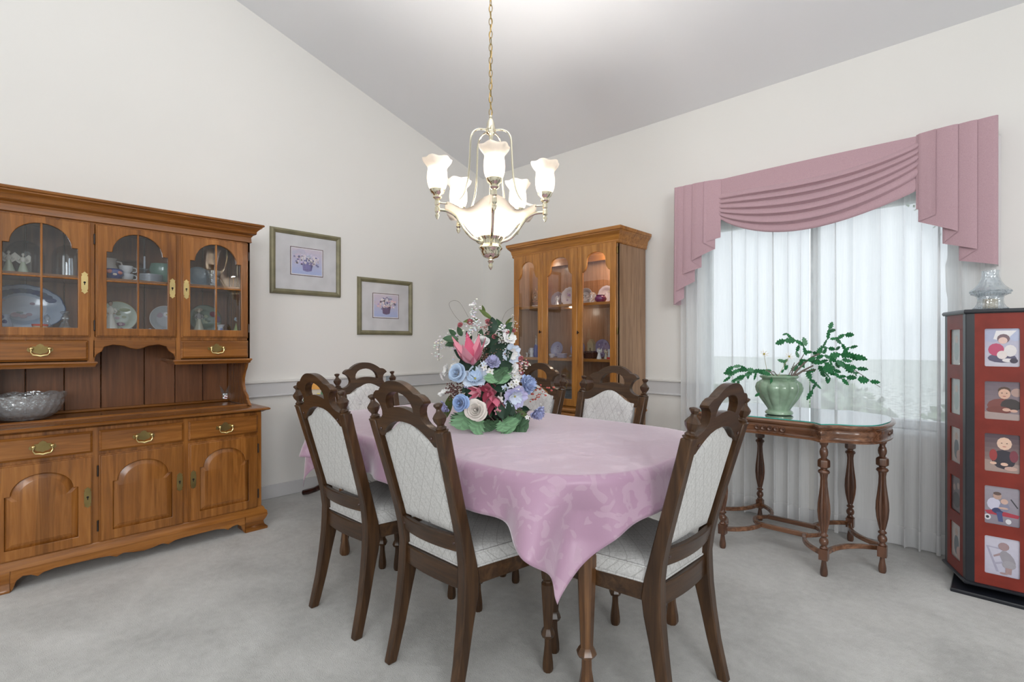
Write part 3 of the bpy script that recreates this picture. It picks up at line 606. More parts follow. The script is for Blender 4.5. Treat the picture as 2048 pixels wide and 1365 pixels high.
    g = G().grid(pad(True), n, 24).grid(pad(False), n, 24)
    # close the edge
    def rim(k, w):
        i = j = 0
        if k < 1: i, j = k, 0
        elif k < 2: i, j = 1, k - 1
        elif k < 3: i, j = 3 - k, 1
        else: i, j = 0, 4 - k
        a = pad(True)(min(i, 1), max(j, 0)); b = pad(False)(min(i, 1), max(j, 0)); return tuple(a[q] * (1 - w) + b[q] * w for q in range(3))
    g.grid(lambda a, b: rim(a * 4 % 4, b), 64, 1, cu=True)
    back = P('back_cushion', lean(g, YB), 'fabric', sharp=60)
    gg = G()
    for bx in (-.078, .078):
        for bz in (.838, .70): gg = G().sph((bx, .026, bz), (.011, .006, .011), 10, 6); obj('button', lean(gg, YB), 'fabric', back)
    # seat cushion
    def so(a, ins=0):   # outline
        pts = []
        m = 8
        for (cx, cy, r, a0) in ((.205, .215, .040, 0), (-.205, .215, .040, PI / 2), (-.155, -.165, .03, PI), (.155, -.165, .03, 1.5 * PI)):
            for k in range(m + 1): q = a0 + PI / 2 * k / m; pts.append((cx + (r - ins) * math.cos(q), cy + (r - ins) * math.sin(q)))
        return pts
    rings = [[(x, y, z) for x, y in so(0, i)] for z, i in ((.436, .004), (.446, -.001), (.490, -.003), (.500, .004))]
    for k, (z, s_) in enumerate(((.508, .93), (.516, .75), (.520, .45), (.521, .15))): rings.append([(x * s_, .03 + (y - .03) * s_, z) for x, y in so(0, 0)])
    sc = P('seat_cushion', G().loft(rings), 'fabric', sharp=70)
    for z in (.447, .495): obj('piping', G().tube([(x, y, z) for x, y in so(0, -.003)], .004, 6, closed=True), 'fabric', sc)
    return t, None
proto, _ = chair('near dark oak dining chair with its back to the camera beside the tablecloth corner', (-1.490, 1.34, 0), 0, 'high back dining chairs around the table')
ch = [(c, [g for g in bpy.data.objects if g.parent == c]) for c in [o for o in bpy.data.objects if o.parent == proto]]
E_ = -PI / 2
dup(proto, (-2.105, 1.325, 0), .02, 'second dark oak dining chair with its back to the camera, nearest the china hutch', ch)
dup(proto, (-.985, 1.672, 0), PI / 2 - .02, 'dark oak dining chair at the right end of the table before the console table', ch)
dup(proto, (-1.555, 2.10, 0), PI, 'dining chair facing the camera across the table, at the right half of the oak cabinet', ch)
dup(proto, (-2.100, 2.10, 0), PI + .02, 'dining chair facing the camera mostly hidden behind the flowers', ch)
dup(proto, (-2.63, 1.72, 0), E_, 'dining chair at the far left end of the table, below the two framed prints', ch)

# ------------------------------------------------------------------ dining table and cloth
T = thing('dining_table', 'long oak dining table mostly hidden under the rose cloth, on octagonal turned legs', 'table', (-1.875, 1.76, 0), 0)
TA, TB, TR = 1.02, .57, .38
def rrect(a, b, r, n=10, ins=0):
    pts = []
    for cx, cy, a0 in ((a - r, b - r, 0), (-a + r, b - r, PI / 2), (-a + r, -b + r, PI), (a - r, -b + r, 1.5 * PI)):
        for k in range(n + 1): q = a0 + PI / 2 * k / n; pts.append((cx + (r - ins) * math.cos(q), cy + (r - ins) * math.sin(q)))
    return pts
obj('table_top', G().ext(rrect(TA, TB, TR), .765, .7935, ax='z'), 'legoak', T, bevel=.004)
obj('apron', G().ext(rrect(TA - .10, TB - .16, .12), .68, .765, holes=[rrect(TA - .125, TB - .185, .10)], ax='z'), 'legoak', T)
for sx in (-1, 1):
    for sy in (-1, 1): obj('leg', G().lathe([(r, z) for r, z in turned_leg(.68, .040, .0225, .036, .029, zring=.15)], 8, (sx * .845, sy * .315, 0), a0=PI / 8), 'legoak', T, sharp=28)
def cloth():
    A, B = TA + .14, TB + .165; zt = .799; nx, ny = 210, 132
    def fn(i, j):
        x = -A + 2 * A * i; y = -B + 2 * B * j
        cx = max(-TA + TR, min(TA - TR, x)); cy = max(-TB + TR, min(TB - TR, y)); dx, dy = x - cx, y - cy; L = math.hypot(dx, dy); r = TR + .004
        if L <= r: return (x, y, zt + .0012 * math.sin(x * 9) * math.sin(y * 7))
        d = L - r; nxx, nyy = dx / L, dy / L; ang = math.atan2(dy, dx); corner = math.sin(2 * ang) ** 2 if (abs(dx) > 1e-6 and abs(dy) > 1e-6) else 0
        s = (cx * 1.0 - cy * 1.0) * 1.0 + ang * TR; c6 = corner ** 6 * min(1, d / .35); d = d * (1 + .13 * c6)
        k = min(1, d / .12)
        ruf = (.042 * math.sin(s * 17 + 1.0) + .024 * math.sin(s * 29 + 2.2)) * k * (.45 + corner * .9) * min(1.6, d / .14) * (1 - .7 * c6)
        out = .012 + (.10 - (.12 * c6 if cy > 0 else 0)) * d + ruf; rd = min(1, d / .02)
        ex, ey = cx + nxx * (r + out * rd), cy + nyy * (r + out * rd)
        tw = .022 * math.sin(s * 14) * corner * k * (1 - c6) - (.055 * c6 if cx > 0 > cy else 0); ex += -nyy * tw; ey += nxx * tw
        return (ex, ey, zt - d * (.985 - .04 * corner))
    g = G().grid(fn, nx, ny)
    o = single('tablecloth', g, 'cloth', 'rose pink damask tablecloth with pointed corners hanging off the dining table', 'tablecloth', (-1.875, 1.76, 0), sharp=80)
    so = o.modifiers.new('thick', 'SOLIDIFY'); so.thickness = .0012; so.offset = 1
cloth()

# ------------------------------------------------------------------ carved console table with glass top
K = thing('console_table', 'carved walnut console table with six fluted legs and a glass top before the window', 'table', (-.93, 3.37, 0), 0)
def lobe(sc=1.0, off=0.0, n=128):
    pts = []
    a, b = .500, .345
    base = [(0, -.318), (.10, -.322), (.19, -.326), (.232, -.346), (.262, -.374), (.290, -.348), (.328, -.318), (.375, -.304), (.42, -.285), (.465, -.24), (.49, -.18), (.505, -.09), (.512, 0)]
    q = base + [(x, -y) for x, y in base[-2::-1]]; full = q + [(-x, y) for x, y in q[-2:0:-1]]
    out = []
    m = len(full)
    for i in range(m):
        p0, p1, p2, p3 = full[i - 1], full[i], full[(i + 1) % m], full[(i + 2) % m]
        for k in range(3):
            t = k / 3; f = lambda u: .5 * (2 * p1[u] + (p2[u] - p0[u]) * t + (2 * p0[u] - 5 * p1[u] + 4 * p2[u] - p3[u]) * t * t + (3 * p1[u] - p0[u] - 3 * p2[u] + p3[u]) * t ** 3); out.append((f(0), f(1)))
    res = []; m = len(out)
    for i in range(m):
        x, y = out[i]; tx, ty = out[(i + 1) % m][0] - out[i - 1][0], out[(i + 1) % m][1] - out[i - 1][1]; l = math.hypot(tx, ty) or 1
        res.append((x + ty / l * off, y - tx / l * off))
    return res
prof = [(.700, -.006), (.703, .004), (.710, .005), (.714, -.004), (.724, -.008), (.740, -.002), (.756, .000), (.764, -.006), (.770, .004), (.776, .010), (.783, .014), (.790, .010), (.793, .004)]
obj('moulded_apron', G().loft([[(x, y, z) for x, y in lobe(1, o)] for z, o in prof]), 'consoleh', K, sharp=45)
gt = G()
for i in range(5):
    x = -.065 + .033 * i
    gt.xf(Matrix.Identity(4)); st = len(gt.v); gt.lathe([(.0, .002), (.006, .003), (.010, .006), (.013, .0055), (.015, .001), (.0145, -.002)], 14, caps=False); gt.xf(Matrix.Translation((x, -.3195, .739)) @ Matrix.Rotation(PI / 2, 4, 'X'), st)
for i in range(3):
    y = -.035 + .035 * i; st = len(gt.v); gt.lathe([(.0, .002), (.006, .003), (.010, .006), (.013, .0055), (.015, .001), (.0145, -.002)], 14, caps=False); gt.xf(Matrix.Translation((.5065, y, .739)) @ Matrix.Rotation(PI / 2, 4, 'Y'), st)
obj('carved_roundels', gt, 'console', K)
obj('glass_top', G().loft([[(x, y, z) for x, y in lobe(1, -.006)] for z in (.7935, .7985)]), 'tableglass', K)
obj('glass_edge', G().loft([[(x, y, z) for x, y in lobe(1, o)] for z, o in ((.7938, -.0058), (.7982, -.0058), (.7982, -.0072), (.7938, -.0072))], False, False), 'glassedge', K)
def fl_leg(x, y):
    p = [(.0145, 0), (.0185, .012), (.018, .030), (.0135, .055), (.011, .078), (.0115, .088)]
    g = G().lathe(p, 16, (x, y, 0)); g.box(x - .0205, x + .0205, y - .0205, y + .0205, .086, .142)
    g.lathe([(.017, .142), (.0195, .148), (.014, .154), (.013, .158), (.0205, .170), (.022, .182), (.018, .194), (.012, .200), (.0125, .205), (.0195, .210), (.0195, .216), (.013, .222), (.0115, .230)], 18, (x, y, 0))
    g.lathe([(.0125, .228), (.017, .250), (.024, .290), (.0275, .335), (.026, .375), (.021, .42), (.016, .47), (.0145, .51), (.0175, .532), (.018, .536)], 40, (x, y, 0), rib=.11, nr=10)
    g.lathe([(.024, .536), (.0285, .544), (.024, .553), (.0155, .558), (.015, .566)], 20, (x, y, 0)); g.lathe([(.0165, .562), (.028, .570), (.0285, .578), (.0285, .598), (.027, .606), (.016, .614)], 6, (x, y, 0), a0=.26)
    g.lathe([(.014, .612), (.0145, .622), (.019, .632), (.0205, .648), (.017, .664), (.013, .670), (.0135, .680), (.0195, .688), (.021, .70)], 18, (x, y, 0)); return g
LP = [(-.258, -.325), (.266, -.325), (.480, -.066), (.266, .325), (-.258, .325), (-.480, -.0)]
for x, y in LP: obj('leg', fl_leg(x, y), 'console', K, sharp=38)
def bar(pts, w=.020, h=.024, z=.105):
    rings = []; n = len(pts)
    for i, (x, y) in enumerate(pts):
        a = pts[max(0, i - 1)]; b = pts[min(n - 1, i + 1)]; dx, dy = b[0] - a[0], b[1] - a[1]; l = math.hypot(dx, dy) or 1; nx, ny = -dy / l * w / 2, dx / l * w / 2
        rings.append([(x - nx, y - ny, z), (x + nx, y + ny, z), (x + nx, y + ny, z + h), (x - nx, y - ny, z + h)])
    return G().loft(rings)
def arc(p, q, b, n=10):
    return [(p[0] + (q[0] - p[0]) * t + (-(q[1] - p[1])) * b * 4 * t * (1 - t), p[1] + (q[1] - p[1]) * t + (q[0] - p[0]) * b * 4 * t * (1 - t)) for t in [i / n for i in range(n + 1)]]
for s in (-1, 1):
    obj('stretcher', bar(arc((-.245, s * -.31), (-.12, s * -.10), -.12 * s) + [(.12, s * -.10)][:0], z=.100), 'consoleh', K, bevel=.003)
    obj('stretcher', bar([(-.135, s * -.092), (.135, s * -.092)], .026, .026, .0995), 'consoleh', K, bevel=.003)
    obj('stretcher', bar(arc((.253, s * -.31), (.12, s * -.10), .12 * s), z=.100), 'consoleh', K, bevel=.003)
    obj('stretcher', bar(arc((.27, s * -.31), (.46, s * -.02), .16 * s), z=.1005), 'consoleh', K, bevel=.003)
    obj('stretcher', bar(arc((-.262, s * -.31), (-.46, s * -.02), -.16 * s), z=.1005), 'consoleh', K, bevel=.003)
    obj('stretcher', bar(arc((s * .13, .09), (s * .13, -.09), .3 * s), .018, .022, .101), 'consoleh', K, bevel=.003)

# ------------------------------------------------------------------ chandelier
CH = thing('chandelier', 'polished brass chandelier with five frosted tulip shades around a frosted bowl', 'chandelier', (-1.842, 1.765, 0), 0)
dsh = [(.033, 0), (.041, .012), (.046, .030), (.048, .055), (.0465, .080), (.0435, .098), (.046, .108), (.056, .120), (.064, .130), (.068, .139), (.069, .145)]
phi0 = math.atan2(-1.765, 1.842) + .06
RA = .275
def shade_g():
    vs = []; n = 60; outer = []
    def ring(r, z, j, k): return [((r + .0030 * math.cos(6 * a) * j / k) * math.cos(a), (r + .0030 * math.cos(6 * a) * j / k) * math.sin(a), z + .0030 * math.cos(6 * a) * (j / k) ** 6) for a in [2 * PI * i / n for i in range(n)]]
    k = len(dsh) - 1; rings = [ring(r, z, j, k) for j, (r, z) in enumerate(dsh)] + [ring(r - .003, z, j, k) for j, (r, z) in reversed(list(enumerate(dsh)))]
    g = G(); g.loft(rings, False, False); return g
sm = shade_g().mesh('glass_shade', 50); bm_ = G().sph((0, 0, 0), (.014, .014, .026), 12, 8).mesh('bulb')
for i in range(5):
    a = phi0 + 2 * PI * i / 5; ca, sa = math.cos(a), math.sin(a); x, y = RA * ca, RA * sa; zc = 1.952
    sh_ = obj('glass_shade', sm, 'shade', CH, loc=(x, y, zc)); obj('bulb', bm_, 'bulb', sh_, loc=(0, 0, .052))
    lamp('bulb_light', (x, y, zc + .055), 10.5, (1, .955, .90), .03, CH)
    cup = G().lathe([(.010, 1.905), (.016, 1.908), (.022, 1.914), (.022, 1.920), (.017, 1.924), (.021, 1.930), (.030, 1.936), (.034, 1.944), (.037, 1.952), (.033, 1.957)], 20, (x, y, 0))
    obj('socket_cup', cup, 'brass', CH)
    pst = G().lathe([(.009, 1.905), (.0125, 1.899), (.0125, 1.880), (.009, 1.876), (.009, 1.872), (.0125, 1.868), (.0125, 1.848), (.008, 1.842), (.006, 1.838), (.011, 1.832), (.009, 1.824), (.004, 1.812), (0, 1.810)], 8, (x, y, 0), a0=a + PI / 8)
    obj('arm_post', pst, 'brass', CH, sharp=25)
    pts = []
    B = [(RA - .008, 1.858), (RA - .05, 1.856), (RA - .090, 1.836), (RA - .120, 1.80), (RA - .145, 1.765), (RA - .18, 1.735), (RA - .225, 1.722), (.028, 1.722)]
    def cr(P, m=6):
        out = []
        for q in range(len(P) - 1):
            p0, p1, p2, p3 = P[max(0, q - 1)], P[q], P[q + 1], P[min(len(P) - 1, q + 2)]
            for k in range(m): t = k / m; out.append(tuple(.5 * (2 * p1[u] + (p2[u] - p0[u]) * t + (2 * p0[u] - 5 * p1[u] + 4 * p2[u] - p3[u]) * t * t + (3 * p1[u] - p0[u] - 3 * p2[u] + p3[u]) * t ** 3) for u in range(len(p1))))
        return out + [tuple(P[-1])]
    obj('lower_arm', G().tube([(r * ca, r * sa, z) for r, z in cr(B)], .0075, 10), 'brass', CH)
    U = [(RA - .008, 1.892), (RA - .05, 1.893), (RA - .10, 1.912), (RA - .135, 1.955), (RA - .155, 2.02), (.112, 2.10), (.108, 2.18), (.104, 2.235), (.088, 2.266), (.058, 2.281), (.018, 2.283)]
    obj('upper_arm', G().tube([(r * ca, r * sa, z) for r, z in cr(U)], .0048, 8), 'brass', CH)
obj('crown', G().lathe([(.012, 2.258), (.020, 2.264), (.026, 2.274), (.026, 2.290), (.021, 2.300), (.020, 2.318), (.012, 2.336), (.006, 2.344), (.009, 2.350), (.006, 2.358), (0, 2.360)], 20, (0, 0, 0)).lathe([(0, 2.215), (.006, 2.222), (.010, 2.232), (.006, 2.240), (.010, 2.250), (.008, 2.258)], 12), 'brass', CH)
bp = [(.060, 1.748), (.072, 1.752), (.094, 1.766), (.112, 1.786), (.126, 1.804), (.139, 1.822), (.160, 1.840), (.186, 1.854), (.210, 1.864), (.222, 1.870)]
def bring(r, z, j, k, n=100):
    return [((r * (1 + .05 * math.cos(5 * (a - phi0)) * (j / k) ** 2) + .0012 * math.cos(50 * a)) * math.cos(a), (r * (1 + .05 * math.cos(5 * (a - phi0)) * (j / k) ** 2) + .0012 * math.cos(50 * a)) * math.sin(a), z + .026 * math.cos(5 * (a - phi0)) * (j / k) ** 3) for a in [2 * PI * i / n for i in range(n)]]
k = len(bp) - 1
bowl = obj('glass_bowl', G().loft([bring(r, z, j, k) for j, (r, z) in enumerate(bp)] + [bring(r - .004, z + .002, j, k) for j, (r, z) in reversed(list(enumerate(bp)))], True, False), 'shade', CH, sharp=60)
for a in (0, 2.1, 4.2): lamp('bowl_light', (.05 * math.cos(a), .05 * math.sin(a), 1.84), 4, (1, .955, .90), .035, CH)
obj('hub', G().lathe([(.010, 1.745), (.050, 1.752), (.060, 1.752), (.062, 1.746), (.056, 1.738), (.050, 1.730), (.046, 1.712), (.054, 1.700), (.058, 1.694), (.056, 1.688), (.050, 1.682), (.046, 1.664), (.036, 1.648), (.020, 1.642), (.010, 1.638), (.010, 1.632), (.016, 1.626), (.010, 1.620), (.008, 1.612), (.012, 1.606), (.011, 1.600), (.005, 1.588), (0, 1.583)], 40, rib=.03, nr=20), 'brass', CH, sharp=40)
obj('centre_stem', G().tube([(0, 0, 1.75), (0, 0, 2.27)], .006, 8), 'brass', CH)
lk = G().tube([(.0085 * math.cos(t), 0, .019 * math.sin(t)) for t in [2 * PI * i / 14 for i in range(14)]], .0020, 6, closed=True).mesh('chain_link')
zc = ceilz(1.765); nl = int((zc - .03 - 2.36) / .0325)
for i in range(nl + 1): obj('chain_link', lk, 'brassdull', CH, loc=(0, 0, 2.374 + .0325 * i), rot=(0, 0, (PI / 2) * (i % 2) + .5 + .12 * math.sin(i)))
obj('wire', G().tube([(.006 * math.cos(i * .9), .006 * math.sin(i * .9), 2.36 + (zc - 2.38) * i / 60) for i in range(61)], .0018, 6), 'gold', CH)
cp = G().lathe([(.008, -.05), (.020, -.046), (.055, -.028), (.062, -.014), (.064, 0)], 24); obj('ceiling_canopy', cp, 'brass', CH, loc=(0, 0, zc + .004), rot=(-math.atan(CS), 0, 0))

# ------------------------------------------------------------------ curtains
def sheer_panel(x0, x1, seed, label):
    r = random.Random(seed); n = 520; ph = [r.uniform(0, 6.28) for _ in range(4)]; zt, zb = 2.33, .018
    K = 2 * PI / .098
    def fn(i, j):
        u = x0 + .03 + (x1 - x0 - .06) * i; p = K * u + 1.7 * math.sin(u * 7.3 + ph[0]) + .9 * math.sin(u * 17 + ph[1])
        A = (.0235 + .008 * math.sin(u * 23 + ph[2])) * (.62 + .38 * j); drift = .010 * (j - .5) * math.sin(u * 19 + ph[3])
        x = u + A * math.sin(p) + drift; y = 3.752 + (.022 + .004 * j) * math.cos(p) + .004 * math.sin(2.3 * p + 3 * j)
        return (min(max(x, x0), x1), y, zt + (zb + .112 - zt) * j)
    def fh(i, j):
        x, y, z = fn(i, 1.0); return (x, y, z - .112 * j)
    o = single('sheer_curtain', G().grid(fn, n, 14), 'sheer', label, 'curtain', sharp=180, group='white sheer curtains over the window')
    obj('hem', G().grid(fh, n, 3), 'hem', o, sharp=180); return o
sheer_panel(-1.815, -.880, 3, 'white sheer curtain on the left half of the window, next to the oak cabinet')
sheer_panel(-.920, .02, 8, 'white sheer curtain on the right half of the window, behind the photo tower')
V = thing('window_valance', 'dusty rose fabric valance with a draped swag and cascading side tails over the window', 'valance', (0, 0, 0), 0)
obj('valance_board', G().box(-1.785, -.012, 3.70, YW, 2.375, 2.392), 'drape', V)
def swag():
    x0, x1 = -1.470, -.325
    mid = [0, .125, .175, .225, .285, .340, .405, .455]; tl = [0, .110, .145, .175, .205, .23, .25, .268]; trr = [0, .030, .062, .095, .130, .165, .22, .300]
    def interp(A, t):
        q = t * (len(A) - 1); i = min(int(q), len(A) - 2); return A[i] + (A[i + 1] - A[i]) * (q - i)
    def fn(i, j):
        x = x0 + (x1 - x0) * i; s = i
        sag = math.sin(PI * s ** .92) ** .82 if 0 < s < 1 else 0
        end = interp(tl, j) * (1 - s) + interp(trr, j) * s; zz = end * (1 - sag) + interp(mid, j) * sag
        fold = j * 7; fr = fold - int(fold) if j < 1 else 1; F = int(fold)
        amp = (.016 + .020 * sag) * (0 if F < 1 else .45 if F > 5 else 1)
        prof = fr ** .55 * (1 - fr ** 6 * .85)          # rounded pleat that tucks under at its lower edge
        y = 3.690 - .012 * sag - .030 * sag * j - amp * prof
        tuck = .014 * (fr ** 8) * sag if 1 <= F <= 5 else 0
        return (x, y, 2.397 - zz + tuck)
    return G().grid(fn, 64, 126)
o = obj('swag', swag(), 'drape', V, sharp=75)
def jabot(B, ztop, s):      # cascading pleats; B lists the lower edge fold by fold: front, return, front, return ...
    path = []; k = 9
    for e in range(len(B) - 1):
        (xa, za), (xb, zb_) = B[e], B[e + 1]
        for q in range(k):
            t = q / k
            if e % 2 == 0: y = 3.678 - .030 * math.sin(PI * .5 * t) + (.010 if e == 0 else .0)
            else: y = 3.652 + .022 * t ** .8
            path.append((xa + (xb - xa) * t, y, za + (zb_ - za) * t))
    xe, ze = B[-1]; path.append((xe, 3.648, ze)); path.append((xe + s * .006, 3.656, ze)); path.append((xe + s * .006, 3.72, ze)); path.append((xe + s * .005, 3.81, ze + .01))
    def fn(i, j):
        px, py, zb_ = path[round(i * (len(path) - 1))]
        return (px, py - .014 * j * (1 if py < 3.7 else 0), ztop + (zb_ - ztop) * j)
    return G().grid(fn, len(path) - 1, 14)
obj('side_tail', jabot([(-1.449, 1.975), (-1.560, 1.948), (-1.484, 1.896), (-1.649, 1.825), (-1.584, 1.773), (-1.717, 1.731), (-1.635, 1.673), (-1.778, 1.603), (-1.718, 1.554), (-1.786, 1.506)], 2.398, -1), 'drape', V, sharp=60)
obj('side_tail', jabot([(-.345, 1.978), (-.256, 1.926), (-.334, 1.902), (-.164, 1.820), (-.229, 1.765), (-.087, 1.713), (-.161, 1.663), (-.012, 1.624)], 2.403, 1), 'drape', V, sharp=60)

# ------------------------------------------------------------------ rotating photo tower
TW = thing('photo_tower', 'tall red and black rotating photo tower with child portraits set in each side', 'photo tower', (-.118, 3.325, 0), math.radians(3))
S = .25; n5 = 5; rc = S / (2 * math.sin(PI / 5)); ap = S / (2 * math.tan(PI / 5)); cx5, cy5 = S / 2, ap
def pent(off, cx=cx5, cy=cy5):
    r = (ap + off) / math.cos(PI / 5); return [(cx + r * math.cos(-PI / 2 - PI / 5 + 2 * PI * i / 5), cy + r * math.sin(-PI / 2 - PI / 5 + 2 * PI * i / 5)) for i in range(5)]
obj('core', G().ext(pent(-.010), .06, 1.36, ax='z'), 'redpanel', TW)
obj('top_plate', G().loft([[(x, y, z) for x, y in pent(o)] for z, o in ((1.360, .010), (1.366, .014), (1.374, .014), (1.380, .009))]), 'black', TW, sharp=50)
obj('bottom_plate', G().loft([[(x, y, z) for x, y in pent(o)] for z, o in ((.045, .010), (.050, .014), (.058, .014), (.062, .009))]), 'black', TW, sharp=50)
b = G().loft([[(x, y, z) for x, y in ((-.055 - o, -.035 - o), (.30 + o, -.035 - o), (.30 + o, .36), (-.055 - o, .36))] for z, o in ((0, .002), (.010, .004), (.018, 0))]).lathe([(.06, .018), (.06, .045)], 24, (cx5, cy5, 0))
obj('swivel_base', b, 'black', TW, sharp=50, rot=(0, 0, -math.radians(3)))
PH = {'a': [('bg', (.60, .58, .66), (.42, .42, .58)), ('e', -.035, .055, .03, .03, (.42, .45, .62)), ('e', .045, .06, .025, .03, (.45, .50, .68)), ('p', [(-.02, .08), (.05, .08), (.01, .03), (-.03, .04)], (.8, .78, .8)), ('e', .0, -.05, .05, .022, (.10, .09, .16)), ('e', -.02, -.01, .028, .03, (.52, .07, .16)), ('e', .028, -.015, .022, .028, (.78, .74, .74)), ('e', .0, -.035, .018, .02, (.80, .72, .70)), ('e', .005, .042, .022, .022, (.16, .09, .11)), ('e', .003, .033, .016, .016, (.75, .52, .46)), ('e', .02, -.06, .02, .009, (.80, .76, .78)), ('e', .04, -.062, .014, .012, (.05, .04, .07))],
      'b': [('bg', (.30, .24, .26), (.16, .12, .15)), ('e', .05, .04, .02, .02, (.45, .30, .26)), ('e', .0, -.025, .052, .035, (.22, .07, .06)), ('e', .03, -.02, .035, .03, (.05, .04, .04)), ('e', -.01, -.045, .045, .018, (.20, .06, .05)), ('e', .008, .048, .022, .018, (.10, .06, .04)), ('e', .008, .032, .021, .024, (.70, .44, .33)), ('e', .0, .036, .003, .002, (.08, .05, .04)), ('e', .016, .036, .003, .002, (.08, .05, .04)), ('e', .008, .021, .006, .002, (.45, .14, .12)), ('e', .015, -.042, .014, .008, (.68, .42, .33)), ('e', .04, -.046, .013, .007, (.68, .42, .33)), ('p', [(-.06, -.09), (.06, -.09), (.06, -.062), (-.06, -.055)], (.42, .33, .31))],
      'c': [('bg', (.34, .24, .22), (.08, .05, .07)), ('p', [(-.06, -.09), (.06, -.09), (.06, -.05), (-.06, -.035)], (.40, .30, .27)), ('e', .005, -.03, .042, .045, (.04, .035, .05)), ('e', -.03, -.012, .014, .028, (.35, .05, .05)), ('e', .040, -.012, .015, .028, (.22, .05, .07)), ('e', .008, .045, .026, .030, (.80, .55, .42)), ('e', -.001, .047, .003, .002, (.08, .05, .04)), ('e', .017, .047, .003, .002, (.08, .05, .04)), ('e', .008, .031, .007, .002, (.5, .15, .12)), ('e', -.03, -.05, .012, .007, (.78, .52, .40)), ('e', .008, -.052, .013, .008, (.78, .52, .40)), ('e', .03, -.07, .022, .010, (.60, .40, .34))],
      'd': [('bg', (.28, .25, .30), (.36, .33, .38)), ('p', [(.028, .035), (.032, .038), (.055, .0), (.052, -.004)], (.05, .05, .06)), ('p', [(-.06, -.03), (-.02, -.022), (.06, -.035), (.055, -.05), (-.05, -.045)], (.45, .05, .08)), ('e', -.050, -.060, .012, .014, (.75, .74, .78)), ('e', .022, -.070, .010, .012, (.75, .74, .78)), ('e', -.05, -.06, .006, .007, (.05, .05, .06)), ('e', -.028, .005, .024, .03, (.62, .60, .74)), ('e', -.015, -.025, .020, .014, (.05, .06, .15)), ('p', [(-.02, -.03), (.0, -.03), (.004, -.075), (-.012, -.075)], (.08, .10, .24)), ('e', .008, -.005, .018, .022, (.26, .26, .36)), ('e', -.016, .045, .015, .017, (.52, .34, .28)), ('e', -.016, .056, .014, .008, (.14, .09, .08)), ('e', .008, .022, .013, .013, (.66, .45, .38)), ('e', .004, -.01, .018, .005, (.62, .42, .36))],
      'e': [('bg', (.55, .54, .66), (.64, .62, .72)), ('p', [(-.055, .04), (-.048, .042), (-.01, -.075), (-.02, -.075)], (.42, .40, .52)), ('p', [(-.055, .042), (.0, .038), (.0, .032), (-.05, .036)], (.44, .42, .54)), ('p', [(-.03, -.035), (.01, -.02), (.012, -.028), (-.028, -.044)], (.44, .42, .54)), ('p', [(-.03, .0), (.012, .028), (.014, .015), (-.028, -.008)], (.42, .31, .33)), ('e', .020, -.010, .022, .042, (.36, .34, .38), .45), ('e', .024, -.035, .024, .02, (.40, .38, .42)), ('e', .006, .048, .019, .019, (.40, .28, .29)), ('p', [(.012, -.05), (.034, -.05), (.032, -.078), (.012, -.078)], (.42, .29, .29)), ('e', .006, -.078, .014, .005, (.42, .29, .29))]}
PH['f'] = [('bg', (.62, .66, .66), (.50, .55, .56)), ('e', .0, -.02, .03, .05, (.42, .50, .50)), ('e', .0, .04, .018, .02, (.60, .52, .48))]
PH['g'] = [('bg', (.52, .48, .46), (.62, .60, .58)), ('e', .0, -.02, .03, .05, (.16, .20, .22)), ('e', .0, .045, .018, .02, (.58, .46, .40)), ('e', .03, -.05, .03, .03, (.55, .38, .34))]
PH['h'] = [('bg', (.13, .12, .13), (.20, .18, .19)), ('e', -.025, .03, .015, .017, (.42, .32, .30)), ('e', .022, .045, .015, .017, (.45, .34, .31)), ('e', .0, -.03, .045, .04, (.06, .06, .07))]
zs = [1.196, .945, .697, .447, .208]
for fi in range(5):
    a = -PI / 2 + 2 * PI * fi / 5
    fx, fy = cx5 + ap * math.cos(a), cy5 + ap * math.sin(a)
    mt = Matrix.Translation((fx, fy, 0)) @ Matrix.Rotation(a + PI / 2, 4, 'Z')
    holes = []
    for z in zs:
        hh = []
        for (ux, uz, a0) in ((.054, .084, 0), (-.054, .084, PI / 2), (-.054, -.084, PI), (.054, -.084, 1.5 * PI)):
            for k in range(4): q = a0 + PI / 2 * k / 3; hh.append((ux + .006 * math.cos(q), z + uz + .006 * math.sin(q)))
        holes.append(hh)
    fo = obj('mount_panel', G().ext([(-S / 2 + .028, .062), (S / 2 - .028, .062), (S / 2 - .028, 1.36), (-S / 2 + .028, 1.36)], -.004, .001, holes=holes).xf(mt), 'redpanel', TW)
    if fi in (0, 4, 1):
        for k, z in enumerate(zs):
            kk = 'abcde'[k] if fi == 0 else 'ffghg'[k]
            po = obj('photograph', paint_print([(i if i[0] == 'bg' else i) for i in PH[kk]], .124, .184).xf(Matrix.Translation((0, .003, z))).xf(mt), 'photo', fo)
for fi in range(5):
    a = -PI / 2 - PI / 5 + 2 * PI * fi / 5; r = rc
    g = G(); p0 = Vector((cx5 + rc * math.cos(a), cy5 + rc * math.sin(a), 0)); d1 = Vector((-math.sin(a - PI / 5), math.cos(a - PI / 5), 0)) * -1; d2 = Vector((-math.sin(a + PI / 5), math.cos(a + PI / 5), 0))
    o_ = Vector((math.cos(a), math.sin(a), 0)) * .005; w1 = p0 + o_ + d1 * .034; w2 = p0 + o_ + d2 * .034; inn = Vector((math.cos(a), math.sin(a), 0)) * -.014
    ring = [p0 + o_, w2, w2 + inn, w1 + inn, w1]
    obj('corner_post', G().loft([[(p.x, p.y, z) for p in ring] for z in (.062, 1.36)]), 'black', TW, bevel=.002)
FL = thing('fairy_lamp', 'clear pressed glass lamp shaped candle holder standing on the photo tower', 'candle holder', (-.035, 3.50, 1.3802), 0)
